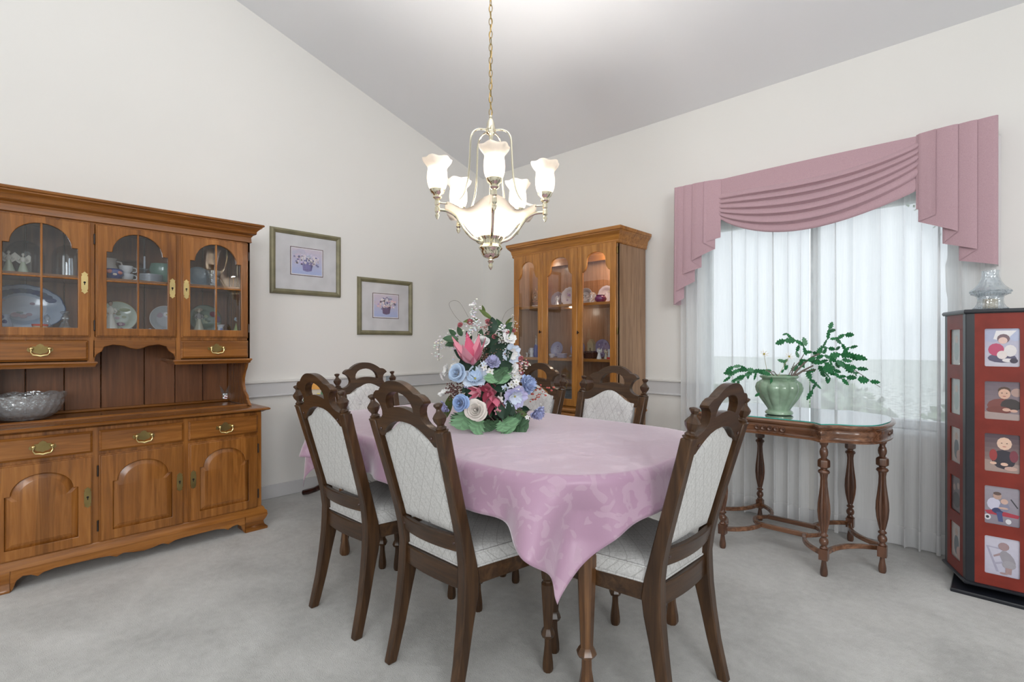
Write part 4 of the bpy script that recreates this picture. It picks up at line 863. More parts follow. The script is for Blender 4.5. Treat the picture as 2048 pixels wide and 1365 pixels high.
obj('base_cup', G().lathe([(.050, 0), (.062, .004), (.064, .012), (.056, .022), (.050, .034), (.047, .055), (.050, .068), (.046, .070), (.043, .055), (.046, .034), (.05, .016), (0, .010)], 48, rib=.03, nr=24, caps=False), 'crystalc', FL)
obj('shade', G().lathe([(.046, .068), (.070, .080), (.076, .092), (.078, .100), (.066, .110), (.052, .124), (.042, .142), (.034, .165), (.031, .185), (.033, .200), (.029, .200), (.029, .165), (.046, .124), (.068, .100), (.044, .072)], 60, rib=.025, nr=20, caps=False), 'crystalc', FL)
stt = G()
for i in range(40):
    a = 2 * PI * i / 40
    for r_, z in ((.0775, .094), (.0725, .084), (.0645, .010)): stt.sph((r_ * math.cos(a), r_ * math.sin(a), z), .0042, 5, 4)
tag(obj('beading', stt, 'crystalc', FL), kind='stuff')
obj('candle', G().lathe([(.028, .011), (.029, .055), (.024, .058), (0, .058)], 20), 'cream', FL)

# ------------------------------------------------------------------ round tea table in the corner
TT = thing('tea_table', 'round dark mahogany pedestal table behind the end chair near the corner', 'table', (-3.60, 2.06, 0), 0)
obj('table_top', G().lathe([(.0, .742), (.44, .742), (.452, .748), (.452, .758), (.445, .764), (0, .764)], 48), 'mahog', TT)
obj('pedestal', G().lathe([(.05, .14), (.055, .20), (.035, .26), (.032, .34), (.05, .42), (.055, .48), (.03, .56), (.03, .70), (.09, .74), (.0, .742)], 20), 'mahog', TT)
for k in range(3):
    a = math.radians(215 + 120 * k); prof = [(.03, .24), (.10, .235), (.20, .18), (.30, .10), (.40, .05), (.46, .030), (.50, .022)]
    obj('foot', G().tube([(r * math.cos(a), r * math.sin(a), z) for r, z in prof], [.030, .032, .028, .024, .021, .022, .020], 8), 'mahog', TT)
single('table_runner', G().loft([[(x, y, z) for x, y in [(-.05 + .33 * math.cos(q), -.08 + .33 * math.sin(q)) for q in [2 * PI * i / 32 for i in range(32)]]] for z in (.0005, .004)]), 'cloth', 'rose pink round mat lying on the small dark corner table', 'table mat', (-3.60, 2.10, .764))
HT = thing('ceramic_house', 'small glazed ceramic cottage with yellow windows on the dark corner table', 'ornament', (-3.8456, 1.8014, 0.7735), .9)
g = G().col(.70, .62, .50).box(-.055, .055, -.045, .045, 0, .085); g.col(.75, .35, .06).loft([[(-.062, -.052, .085), (.062, -.052, .085), (.062, .052, .085), (-.062, .052, .085)], [(-.05, -.001, .14), (.05, -.001, .14), (.05, .001, .14), (-.05, .001, .14)]])
g.col(.9, .75, .12)
for x in (-.03, .03): g.box(x - .01, x + .01, -.048, -.044, .03, .055); g.box(.054, .058, x - .01, x + .01, .03, .055)
g.col(.10, .25, .12)
for x, y in ((-.06, -.06), (.06, -.055), (.065, .03)): g.lathe([(.024, 0), (.016, .03), (.019, .03), (.010, .06), (.012, .06), (0, .10)], 10, (x, y, 0))
g.col(.85, .83, .8).lathe([(.095, -.004), (.09, .004)], 20)
obj('cottage', g, 'china', HT)
SG = thing('hurricane_lamp', 'clear glass hurricane shade printed with a snowy village, on the dark corner table', 'candle shade', (-3.8300, 2.4626, 0.7645), 0)
obj('glass_cylinder', G().lathe([(.040, 0), (.042, .05), (.044, .10), (.038, .15), (.040, .165), (.037, .165), (.041, .10), (.038, .01)], 28, caps=False), 'dome', SG)
g = G(); rr = random.Random(4)
g.col(.80, .82, .84).lathe([(.0425, .004), (.0430, .03)], 24, caps=False)
for q in range(14):
    a = rr.uniform(0, 6.28); hgt = rr.uniform(.03, .075); g.col(.03, .06, .05); x, y = .0405 * math.cos(a), .0405 * math.sin(a); g.lathe([(.011, 0), (.007, hgt * .5), (0, hgt)], 6, (x, y, .025))
    a += .25; x, y = .041 * math.cos(a), .041 * math.sin(a); g.col(.85, .70, .15).box(x - .004, x + .004, y - .004, y + .004, .028, .040)
obj('village_print', g, 'china', SG)

# ------------------------------------------------------------------ christmas cactus in a green urn
PC = Vector((-.935, 3.235, .7990))
urn = thing('potted_cactus', 'christmas cactus trailing from a ribbed pale green urn on the glass topped table', 'plant', PC, 0)
po = [(.060, 0), (.072, .004), (.075, .012), (.070, .022), (.060, .028), (.062, .036), (.080, .064), (.104, .100), (.122, .140), (.126, .160), (.118, .185), (.100, .200), (.092, .205), (.092, .210), (.102, .216), (.105, .224), (.100, .230), (.090, .228), (.086, .215), (.086, .20), (0, .198)]
vs_ = G(); n = 144; rings = []
for j, (r, z) in enumerate(po):
    amp = .028 if 5 <= j <= 11 else 0; rings.append([(r * (1 + amp * (abs(math.cos(6.5 * a * 12 / 13)) * 1.6 - 1)) * math.cos(a), r * (1 + amp * (abs(math.cos(6 * a)) * 1.6 - 1)) * math.sin(a), z) for a in [2 * PI * i / n for i in range(n)]])
rings = [[(r * (1 + (.045 if 6 <= j <= 10 else .02 if j in (5, 11) else 0) * (abs(math.cos(6 * a)) * 1.6 - 1)) * math.cos(a), r * (1 + (.045 if 6 <= j <= 10 else .02 if j in (5, 11) else 0) * (abs(math.cos(6 * a)) * 1.6 - 1)) * math.sin(a), z) for a in [2 * PI * i / n for i in range(n)]] for j, (r, z) in enumerate(po)]
obj('urn', G().loft(rings[:-1], True, True), 'celadon', urn, sharp=50); obj('soil', G().lathe([(0, .212), (.086, .212), (.086, .205)], 20), 'soil', urn)
rt_ = Vector((.7215, .6924, 0)); dp_ = Vector((-.6924, .7215, 0)); PPM = 1017 / 2.98
def pl(cx, cy, dep=0.0):      # branch layout: across, up, depth
    k = 1 + dep / 2.98
    return rt_ * ((1400 + cx / 4.875 - 1557) / PPM * k) + dp_ * dep + Vector((0, 0, 1)) * ((829 - (620 + cy / 4.875)) / PPM * k)
def seg_g(L, w, seed):
    r = random.Random(seed); g = G(); half = []
    K = 8
    for i in range(K + 1):
        t = i / K; b = math.sin(PI * min(1, t * .92 + .08)) ** .6 * w / 2
        if 0 < i < K: b *= (1.38 if i % 2 == 0 else .80)
        half.append((b, t * L))
    half[0] = (w * .10, 0); half[-1] = (w * .20, L)
    o = [(a, b) for a, b in half] + [(-a, b) for a, b in half[::-1]]
    return g.ext(o, -.0012, .0012, ax='z').tube([(0, 0, .0), (0, L, .0)], .0022, 6)
segm = [seg_g(1, w, 3 + i).mesh('leaf_segment', 30) for i, w in enumerate((.42, .5, .60, .36))]
def place_seg(a, b, wi, tw):
    d = b - a; L = d.length
    o = obj('leaf_segment', segm[wi], 'cactus', urn, loc=a)
    y = d.normalized(); x = y.cross(-dp_ if abs(y.dot(dp_)) < .95 else Vector((0, 0, 1))).normalized(); z = x.cross(y)
    m = Matrix((x, y, z)).transposed(); o.rotation_mode = 'QUATERNION'; o.rotation_quaternion = (m @ Matrix.Rotation(tw, 3, 'Y')).to_quaternion(); o.scale = (L, L * 1.04, L * .9)
chains = [
 ([(640, 625), (560, 590), (480, 580), (410, 575), (350, 535), (280, 545), (210, 585)], -.05), ([(410, 575), (330, 585), (255, 640)], -.03), ([(410, 578), (330, 575), (265, 595), (180, 605)], -.06),
 ([(600, 620), (530, 600), (470, 600), (400, 635), (330, 660), (270, 690)], -.04), ([(400, 640), (320, 690), (285, 740)], -.02), ([(420, 640), (380, 690), (340, 760)], 0), ([(480, 620), (485, 680)], .02), ([(350, 770), (358, 830)], 0), ([(330, 770), (315, 810)], .03), ([(560, 620), (545, 690)], .02), ([(250, 640), (185, 690)], -.05), ([(620, 640), (625, 720)], -.08), ([(560, 810), (520, 840)], -.02),
 ([(720, 600), (660, 595), (600, 610)], .03), ([(770, 610), (800, 580), (840, 540)], -.02), ([(820, 560), (830, 510), (760, 490)], 0), ([(830, 520), (870, 490)], .02), ([(800, 650), (760, 690)], -.09), ([(780, 640), (830, 630)], -.06),
 ([(1010, 345), (930, 300), (825, 300), (740, 330)], 0), ([(930, 300), (880, 240), (840, 255)], .04), ([(1020, 350), (1000, 270)], -.01), ([(1050, 450), (1030, 370), (1005, 330)], .02), ([(1000, 480), (980, 420), (1010, 360)], .05),
 ([(1140, 430), (1190, 370), (1240, 290), (1260, 190)], 0), ([(1265, 190), (1300, 125)], .01), ([(1280, 215), (1355, 212)], .04), ([(1255, 285), (1330, 275), (1400, 240), (1490, 245)], -.01), ([(1330, 275), (1395, 335), (1445, 410)], .02), ([(1210, 370), (1290, 385), (1360, 400), (1410, 375)], .05), ([(1360, 415), (1430, 360), (1510, 350)], -.03), ([(1240, 450), (1350, 430), (1460, 440)], -.02), ([(1480, 440), (1600, 480)], -.03), ([(1460, 440), (1580, 490)], .02), ([(1240, 440), (1275, 390)], .05), ([(1250, 440), (1225, 400)], .07),
 ([(930, 480), (1010, 490), (1090, 460), (1170, 440), (1240, 460)], -.04), ([(1010, 490), (1120, 490), (1210, 560), (1280, 590)], -.10), ([(1080, 520), (1180, 580), (1260, 640), (1330, 700)], -.13), ([(1090, 530), (1150, 600), (1200, 640), (1190, 700)], -.07), ([(1200, 470), (1240, 530), (1270, 590)], -.06), ([(1240, 480), (1330, 530), (1420, 580), (1450, 630)], -.09), ([(1330, 530), (1420, 545), (1490, 560)], -.04), ([(1490, 560), (1600, 575)], -.04), ([(1380, 490), (1480, 500)], 0), ([(1280, 500), (1370, 520), (1440, 600), (1500, 610)], -.05), ([(1290, 635), (1370, 640), (1470, 655)], -.06), ([(1480, 665), (1590, 675)], -.06), ([(1600, 685), (1700, 695)], -.06),
 ([(1030, 600), (1110, 580)], -.02), ([(1040, 600), (1080, 680), (1120, 720), (1180, 770)], 0), ([(1160, 710), (1120, 790), (1070, 885)], .03), ([(1130, 600), (1190, 640), (1210, 710)], -.04), ([(1100, 690), (1070, 690)], .01), ([(950, 480), (1000, 560)], -.02), ([(900, 600), (960, 550), (1010, 500)], .01), ([(1050, 420), (1120, 420), (1180, 450)], .03), ([(1060, 500), (1150, 500), (1230, 490)], -.02), ([(1120, 540), (1210, 610)], -.11), ([(1230, 450), (1300, 500), (1330, 560)], -.03)]
ii = 0
for pts, dep in chains:
    for (a, b) in zip(pts, pts[1:]):
        place_seg(pl(a[0], a[1], dep), pl(b[0], b[1], dep + .006), ii % 4, R.uniform(-.7, .7)); ii += 1
for pts, r0 in (([(870, 660), (920, 590), (1000, 510), (1070, 455), (1140, 425)], .007), ([(880, 660), (980, 590), (1080, 540)], .0065), ([(860, 660), (890, 560), (950, 500), (990, 430)], .004), ([(830, 660), (860, 600), (900, 510)], .003), ([(850, 660), (960, 600), (1100, 580)], .004), ([(720, 660), (650, 590), (560, 595)], .003), ([(1480, 580), (1600, 660), (1735, 750)], .0022), ([(740, 650), (700, 600), (610, 600)], .003)):
    obj('stem', G().tube([pl(a, b, -.02) for a, b in pts], [r0 * (1 - .5 * i / len(pts)) for i in range(len(pts))], 8), 'stem', urn)
def flower_small(c, top):
    g = G().col(.35, .28, .12).tube([pl(*c, -.02), pl(*top, -.02)], .0012, 5); st = len(g.v)
    g.col(.80, .76, .70)
    for k in range(8): a = 2 * PI * k / 8; g.add([(0, 0, 0), (.016 * math.cos(a - .2), .016 * math.sin(a - .2), .006), (.030 * math.cos(a), .030 * math.sin(a), .012), (.016 * math.cos(a + .2), .016 * math.sin(a + .2), .006)], [(0, 1, 2, 3)])
    g.col(.45, .36, .04).sph((0, 0, .004), .006, 8, 5); q = (-dp_ + Vector((0, 0, .8))).to_track_quat('Z', 'Y').to_matrix().to_4x4(); g.xf(Matrix.Translation(pl(*top, -.02)) @ q, st); obj('blossom', g, 'petal', urn)
flower_small((640, 640), (600, 430)); flower_small((740, 640), (845, 455))

# ------------------------------------------------------------------ silk flower centrepiece
FC = Vector((-1.850, 1.770, .8020))
F = thing('flower_arrangement', 'tall silk flower centrepiece of pink lilies and blue roses in the middle of the table', 'flowers', FC, 0)
rf = Vector((.7215, .6924, 0)); df = Vector((-.6924, .7215, 0)); FP = 1017 / 2.557
def fp(px, py, dep=None):     # px, py in the layout drawing of the bouquet, dep toward the viewer side when negative
    if dep is None:
        hh = max(0, min(1, (py - 625) / 235)); w_ = .05 + .11 * hh; q = (px - 968) / FP; dep = -math.sqrt(max(0.0004, w_ * w_ - q * q * .55))
    k = 1 + dep / 2.557
    return rf * ((px - 968) / FP * k) + df * dep + Vector((0, 0, max(.012, (1.22 - .8020) - (py - 685.4) / FP * k)))
def aim(g, name, mat, pos, dirv, sc_=1.0, roll=0.0, label=None):
    q = Vector(dirv).to_track_quat('Z', 'Y')
    o = obj(name, g, mat, F, loc=pos, label=label, sharp=75); o.rotation_mode = 'QUATERNION'; from mathutils import Quaternion
    o.rotation_quaternion = q @ Quaternion((0, 0, 1), roll); o.scale = (sc_, sc_, sc_); return o
def outw(px, py, up=.25): 
    p = fp(px, py); v = Vector((p.x, p.y, 0)).normalized() - df * .8 + Vector((0, 0, up)); return v
def petal(g, a, r0, r1, wdt, cup, ruff=0, n=6, tip=.5, ph=0, z0=0, drop=0):
    def fn(i, j):
        t = j; s = (i - .5) * 2; w = wdt * (max(0, math.sin(PI * (t * (.74 + tip * .1) + .14))) ** .7) * (1 - tip * t ** 3)
        r = r0 + (r1 - r0) * t; z = z0 + cup * t ** 1.5 - drop * t ** 3 + ruff * math.sin(s * 7 + ph) * t ** 2 + .18 * wdt * s * s * (1 - .4 * t) * 2
        x, y = r, s * w
        return (x * math.cos(a) - y * math.sin(a), x * math.sin(a) + y * math.cos(a), z)
    g.grid(fn, n, 6)
def rose_g(c, seed=1):
    g = G(); r = random.Random(seed)
    spec = ((1, .10, .82, .02, 2.6, 1.06), (2, .20, .84, .05, 1.9, .97), (3, .33, .80, .08, 1.5, 1.0), (4, .48, .70, .12, 1.25, .93), (5, .66, .54, .17, 1.05, 1.0), (6, .82, .32, .24, .95, .95))
    for L, (k, rho, h, fl, half, sh) in enumerate(spec):
        for q in range(k):
            a0 = 2 * PI * q / k + L * 1.1 + r.uniform(-.15, .15); v = sh * r.uniform(.93, 1.05); hh = h * r.uniform(.88, 1.08); rho = rho * r.uniform(.94, 1.06); fl = fl * r.uniform(.6, 1.5); tl_ = r.uniform(-.04, .04)
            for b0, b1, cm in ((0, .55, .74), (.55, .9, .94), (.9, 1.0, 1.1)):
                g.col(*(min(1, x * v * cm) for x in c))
                def fn(i, j, b0=b0, b1=b1):
                    t = b0 + (b1 - b0) * j; s_ = (i - .5) * 2; th = a0 + s_ * half * (1 - .25 * t ** 3); rr_ = rho * (.30 + .70 * math.sin(t * PI / 2)) + fl * t ** 3 * (1 - .3 * s_ * s_) + .035 * s_
                    return (rr_ * math.cos(th), rr_ * math.sin(th), hh * t * (1 - .22 * s_ ** 4) - fl * .5 * t ** 6 + tl_ * s_ + .02 * math.sin(5 * s_ + q) * t)
                g.grid(fn, 8, 3)
    g.col(*(x * .88 for x in c)).sph((0, 0, .36), (.13, .13, .44), 8, 6)
    return g
def lily_g(c, c2, open_=.9, seed=1, n=6, wd=.36):
    g = G(); r = random.Random(seed)
    for q in range(n):
        t = q % 2; g.col(*(c if t else c2)); petal(g, 2 * PI * q / n + r.uniform(-.12, .12), .04, open_ * r.uniform(.85, 1.1), wd, 1.15 * (1.4 - open_) * r.uniform(.8, 1.2), .03, tip=.85, ph=q, z0=0, drop=-.05)
    g.col(c[0] * .5, c[1] * .4, c[2] * .4).sph((0, 0, .06), (.10, .10, .12), 8, 6)
    return g
def cosmos_g(c, c2, k=5, seed=1, ruff=.09):
    g = G(); r = random.Random(seed)
    for L in range(2):
        for q in range(k): g.col(*(c if L == 0 else c2)); petal(g, 2 * PI * q / k + L * PI / k, .03, (1.0, .55)[L], (.52, .30)[L], (.25, .35)[L], ruff, n=8, tip=.05, ph=q * 2, z0=.03 * L)
    g.col(.45, .42, .12).sph((0, 0, .14), (.09, .09, .07), 8, 5); return g
def carn_g(c, seed=1):
    g = G(); r = random.Random(seed)
    for L in range(4):
        for q in range(7): s_ = .85 + .15 * r.random(); g.col(*(x * s_ for x in c)); petal(g, 2 * PI * q / 7 + L * .5, .02, (.95, .8, .6, .38)[L], .40, (.15, .45, .75, .95)[L], .13, n=8, tip=.0, ph=r.uniform(0, 6))
    return g
def small_g(c, cc, k=5):
    g = G().col(*c)
    for q in range(k): petal(g, 2 * PI * q / k, .05, 1, .36, .15, .02, n=4, tip=.35)
    g.col(*cc).sph((0, 0, .1), .16, 6, 4); return g
def leaf_g(c, w=.34, lobes=0, fold=.12, seed=0):
    g = G(); n = 26 if lobes else 10
    if not lobes:
        for side in (-1, 1):
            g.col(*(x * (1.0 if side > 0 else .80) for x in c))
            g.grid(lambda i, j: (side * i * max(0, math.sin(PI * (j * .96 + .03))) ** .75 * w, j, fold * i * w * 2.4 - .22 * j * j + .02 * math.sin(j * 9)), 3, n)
        return g
    for side in (-1, 1):       # pinnate lobes, each a pointed tooth sweeping forward
        k = 6
        for q in range(k):
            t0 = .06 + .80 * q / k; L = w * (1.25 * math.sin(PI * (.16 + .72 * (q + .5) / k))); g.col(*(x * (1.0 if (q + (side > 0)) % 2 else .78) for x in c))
            g.grid(lambda i, j: (side * (L * i), t0 + .27 * j * (1 - i ** 1.6) + (L * .75) * i + .05 * (1 - i) - .02, fold * i * L * 1.6 - .09 * t0 * t0 + .035 * math.sin(j * PI) * (1 - i)), 4, 3)
    g.col(*(x * .9 for x in c)).grid(lambda i, j: ((i - .5) * .16 * (1 - j * .9), j, .012 - .09 * j * j), 2, 8)
    g.col(*(x * 1.5 for x in c)).tube([(0, 0, .02), (0, .5, -.01), (0, .95, -.07)], .010, 5)
    return g
DG, MG, LG, OG = (.024, .062, .036), (.055, .13, .06), (.19, .38, .20), (.10, .15, .03)
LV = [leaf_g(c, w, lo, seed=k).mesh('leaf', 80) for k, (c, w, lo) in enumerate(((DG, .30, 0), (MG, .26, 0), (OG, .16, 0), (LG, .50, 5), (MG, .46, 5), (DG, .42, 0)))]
def leaf(px, py, qx, qy, kind, dep=None, ddep=0, nm='leaf'):
    a = fp(px, py, dep); b = fp(qx, qy, (a.dot(df) + ddep) if True else dep); d = b - a; L = d.length; y = d.normalized(); z = (-df + Vector((0, 0, .5)) + rf * R.uniform(-.4, .4)); x = y.cross(z).normalized(); z = x.cross(y)
    o = obj(nm, LV[kind], 'leafm', F, loc=a); o.rotation_mode = 'QUATERNION'; o.rotation_quaternion = Matrix((x, y, z)).transposed().to_quaternion(); o.scale = (L, L, L)
blue, sky, pale, lav, cream_, pink, hot, deep, wht = (.34, .50, .82), (.50, .66, .88), (.70, .80, .93), (.62, .62, .88), (.86, .81, .74), (.78, .36, .42), (.62, .13, .21), (.30, .025, .06), (.86, .86, .85)
# pot of moss and stems inside
obj('pot', G().lathe([(.05, 0), (.055, .004), (.065, .045), (.068, .05), (.0, .05)], 20), 'soil', F)
obj('stem_core', G().lathe([(.03, .05), (.05, .12), (.04, .30), (.015, .47), (0, .50)], 12, rib=.2, nr=5), 'leafm', F).data.color_attributes.new('Col', 'FLOAT_COLOR', 'CORNER')
mm = bpy.data.objects['stem_core'].data.color_attributes['Col']; mm.data.foreach_set('color', list(DG + (1,)) * len(mm.data))
# big heads
aim(lily_g((.80, .34, .42), (.66, .12, .22), .60, 3, 7, .25), 'lily', 'petal', fp(936, 728, -.15), rf * -.14 - df * .55 + Vector((0, 0, 1.0)), .135, .3, 'pink lily')
aim(lily_g(hot, deep, .9, 5), 'lily', 'petal', fp(968, 783, -.17), rf * -.3 - df * 1 + Vector((0, 0, -.25)), .062, .2, 'dark red lily')
aim(lily_g(hot, deep, .7, 9), 'lily', 'petal', fp(976, 792, -.175), rf * .1 - df * .5 + Vector((0, 0, -1)), .080, .2, 'dark red lily'); aim(lily_g(pink, hot, .6, 2), 'lily', 'petal', fp(952, 783, -.18), rf * -1 - df * .8 + Vector((0, 0, -.1)), .055, .2, 'pink lily')
aim(lily_g(deep, deep, .6, 8), 'lily', 'petal', fp(973, 775, -.15), -df + Vector((0, 0, .4)), .035, 0, 'dark red lily')
for c, px, py, s, dv, ro, sd, lb in ((sky, 906, 747, .046, (-.6, -1, .3), 0, 1, 'pale blue rose'), (blue, 914, 807, .042, (-.5, -1, .1), 1, 2, 'blue rose'), (cream_, 944, 822, .052, (-.15, -1, .25), 0, 4, 'ivory rose')):
    aim(rose_g(c, sd), 'rose', 'petal', fp(px, py, -.205 if py > 760 else -.15), rf * dv[0] + df * dv[1] + Vector((0, 0, dv[2])), s, ro, lb)
aim(cosmos_g(pale, sky, 5, 2), 'open_bloom', 'petal', fp(941, 760, -.15), rf * -.1 - df * .7 + Vector((0, 0, .75)), .068, .4, 'pale blue open bloom')
aim(cosmos_g(lav, pale, 5, 4), 'open_bloom', 'petal', fp(1019, 792, -.15), rf * .3 - df * .8 + Vector((0, 0, -.35)), .062, .1, 'lavender open bloom')
aim(cosmos_g(pale, wht, 5, 6), 'open_bloom', 'petal', fp(1010, 708, -.10), rf * .5 - df * .8 + Vector((0, 0, -.1)), .052, .7, 'pale blue open bloom')
aim(carn_g(lav, 1), 'carnation', 'petal', fp(975, 727, -.13), rf * .1 - df * .7 + Vector((0, 0, .7)), .040, 0, 'lavender carnation'); aim(carn_g((.46, .58, .88), 2), 'carnation', 'petal', fp(1040, 770, -.11), rf * .9 - df * .6 + Vector((0, 0, .25)), .052, 0, 'blue carnation')
aim(carn_g((.44, .48, .78), 5), 'carnation', 'petal', fp(1062, 822, -.10), rf * .6 - df * .5 + Vector((0, 0, -.8)), .042, 0, 'violet blue carnation'); aim(carn_g((.50, .50, .80), 6), 'carnation', 'petal', fp(880, 812, -.06), rf * -.8 - df * .4 + Vector((0, 0, -.6)), .034, 0, 'violet blue carnation')
for px, py, s, dv, c, nm in ((1007, 678, .036, (.3, -.7, .5), wht, 'white_blossom'), (954, 685, .034, (0, -.7, .8), wht, 'tulip'), (1018, 752, .036, (.4, -.9, .3), wht, 'white_blossom'), (1012, 735, .034, (.2, -.9, .4), wht, 'white_blossom'), (882, 741, .032, (-.8, -.5, .2), wht, 'white_blossom'), (874, 752, .022, (-.8, -.5, -.3), wht, 'white_blossom'), (896, 735, .026, (-.6, -.6, .6), wht, 'white_blossom'), (878, 788, .036, (-.4, -.4, .9), wht, 'white_blossom'), (933, 612, .016, (0, -.5, .9), wht, 'white_blossom')):
    aim(rose_g(c, 3) if nm == 'tulip' else cosmos_g(c, c, 5, int(px), .05), nm, 'petal', fp(px, py, -.10 if px > 900 else -.03), rf * dv[0] + df * dv[1] + Vector((0, 0, dv[2])), s)
for px, py, s, c in ((936, 796, .021, pale), (924, 772, .018, lav), (971, 744, .020, wht), (960, 735, .018, wht), (1001, 777, .020, pale), (1014, 770, .020, wht), (1026, 774, .018, wht), (990, 800, .020, wht), (986, 824, .018, pink), (1023, 765, .018, wht), (958, 728, .015, pale), (1008, 812, .02, pale), (990, 760, .014, pale), (1045, 835, .012, wht)):
    aim(small_g(c, (.40, .40, .08)), 'daisy', 'petal', fp(px, py, -.17), -df + rf * R.uniform(-.4, .4) + Vector((0, 0, R.uniform(-.1, .6))), s, R.uniform(0, 3))
for px, py, s in ((910, 651, .015), (929, 645, .018), (965, 645, .018), (1004, 667, .014), (1016, 662, .012), (978, 674, .014), (902, 690, .016), (1031, 718, .014), (1028, 730, .012), (1042, 727, .012), (1010, 740, .012), (1032, 747, .012), (1003, 740, .014)):
    aim(carn_g((.62, .17, .20), int(px)), 'bud', 'petal', fp(px, py, -.09), rf * R.uniform(-.5, .5) - df + Vector((0, 0, .6)), s)
# hanging white sprays and berries
def spray(pts, c, n, r_, nm, mat='petal', stem=(.12, .10, .05), spread=.012, dep=-.05):
    P = [fp(a, b, dep) for a, b in pts]; g = G().col(*stem).tube(P, .0012, 5); r = random.Random(len(pts) * 7 + int(pts[0][0]))
    for k in range(n):
        t = (k + .5) / n * (len(P) - 1); i = min(int(t), len(P) - 2); p = P[i].lerp(P[i + 1], t - i) + Vector((r.gauss(0, spread), r.gauss(0, spread), r.gauss(0, spread)))
        s_ = r.uniform(.7, 1.2); g.col(*(x * r.uniform(.8, 1.05) for x in c)); g.sph(p, (r_ * s_, r_ * s_, r_ * s_ * .7), 6, 4)
    tag(obj(nm, g, mat, F), kind='stuff')
spray([(905, 675), (893, 660), (895, 690), (897, 706)], wht, 60, .0062, 'white_spray'); spray([(880, 690), (870, 682), (866, 695), (866, 722)], (.80, .79, .74), 50, .0056, 'white_spray')
spray([(935, 655), (934, 628), (940, 606)], wht, 44, .0060, 'white_spray', dep=-.08); spray([(945, 665), (938, 640), (925, 670)], wht, 44, .0060, 'white_spray', dep=-.1); spray([(1000, 660), (990, 655), (992, 690)], wht, 60, .0060, 'white_spray', dep=-.09)
spray([(1006, 650), (1014, 634), (1018, 648), (1017, 666)], (.72, .70, .60), 28, .0036, 'white_spray', dep=-.04); spray([(985, 672), (998, 690), (1002, 720)], wht, 30, .0046, 'white_spray', dep=-.11); spray([(920, 690), (928, 668), (940, 660)], wht, 24, .0046, 'white_spray', dep=-.11)
spray([(1050, 790), (1060, 779), (1075, 776), (1092, 779)], (.62, .08, .06), 14, .0066, 'berry_spray', dep=-.06, spread=.008); spray([(1048, 800), (1060, 798), (1066, 786), (1080, 790)], (.60, .10, .07), 14, .0055, 'berry_spray', dep=-.06, spread=.008)
spray([(1020, 745), (1030, 728), (1035, 715)], (.80, .36, .33), 20, .006, 'berry_spray', dep=-.09, spread=.012); spray([(1025, 750), (1038, 735), (1034, 725)], (.84, .72, .68), 16, .006, 'berry_spray', dep=-.10)
spray([(905, 790), (896, 778), (888, 770), (892, 795)], (.12, .03, .025), 70, .0048, 'dark_berry_spray', dep=-.09, spread=.015); spray([(905, 772), (912, 780), (896, 785)], (.14, .04, .03), 40, .0048, 'dark_berry_spray', dep=-.10, spread=.012)
spray([(955, 705), (962, 720), (950, 712)], (.20, .09, .05), 40, .005, 'dark_berry_spray', dep=-.10, spread=.014); spray([(965, 670), (958, 655), (968, 650)], (.42, .22, .20), 34, .0045, 'dark_berry_spray', dep=-.09, spread=.012); spray([(985, 690), (975, 700), (985, 715)], (.24, .12, .08), 34, .0045, 'dark_berry_spray', dep=-.10, spread=.014); spray([(1015, 820), (1030, 825), (1010, 830)], (.10, .04, .04), 40, .0048, 'dark_berry_spray', dep=-.13, spread=.014)
# leaves: (base) -> (tip), kind
for L_ in ((974, 668, 975, 636, 0, -.08), (972, 640, 950, 618, 2, -.07), (945, 640, 917, 642, 2, -.08), (958, 630, 955, 612, 2, -.06), (905, 680, 876, 676, 1, -.07), (905, 685, 880, 690, 1, -.06), (900, 672, 888, 660, 1, -.06), (1000, 660, 1012, 645, 1, -.07), (992, 680, 1012, 655, 1, -.08), (1000, 650, 1010, 636, 2, -.06), (995, 670, 982, 640, 1, -.06), (912, 672, 905, 655, 1, -.07), (930, 680, 922, 664, 0, -.06), (948, 678, 952, 660, 1, -.08), (962, 690, 985, 676, 5, -.07), (965, 690, 974, 668, 1, -.07), (980, 690, 1010, 690, 0, -.07), (975, 720, 1000, 690, 5, -.09), (990, 720, 1012, 705, 5, -.09), (925, 720, 900, 700, 0, -.08), (930, 745, 915, 715, 5, -.09), (985, 745, 1012, 728, 5, -.12), (950, 770, 925, 790, 5, -.13), (960, 750, 930, 745, 5, -.10), (930, 770, 915, 785, 0, -.13), (990, 775, 1012, 760, 5, -.12), (975, 765, 1003, 782, 5, -.14), (995, 795, 1020, 775, 0, -.13), (935, 800, 955, 785, 5, -.14), (960, 800, 935, 812, 0, -.14), (1000, 800, 996, 838, 5, -.15), (1005, 805, 1018, 832, 0, -.15), (1010, 830, 1045, 850, 0, -.13), (1020, 820, 1050, 835, 2, -.12), (975, 745, 972, 765, 3, -.16), (965, 742, 990, 760, 4, -.15), (990, 740, 1000, 765, 3, -.15), (890, 790, 878, 840, 2, -.03), (900, 830, 890, 845, 2, -.05), (1035, 776, 1062, 775, 0, -.08), (990, 735, 1010, 745, 4, -.13),
 (924, 818, 912, 858, 3, -.17), (920, 822, 902, 846, 4, -.13), (958, 842, 938, 872, 3, -.19), (966, 840, 958, 874, 4, -.17), (968, 840, 974, 866, 4, -.16), (996, 838, 1016, 866, 3, -.17), (1008, 842, 1044, 862, 4, -.13), (1000, 838, 1030, 844, 4, -.14), (990, 842, 1000, 870, 3, -.18), (930, 838, 918, 858, 4, -.13), (1005, 832, 1018, 850, 3, -.15), (985, 838, 990, 862, 4, -.15)):
    px, py, qx, qy, kd, dp = L_; leaf(px, py, qx, qy, kd, dp, -.03 if kd < 3 else -.05, 'fern_leaf' if kd in (3, 4) else 'leaf')
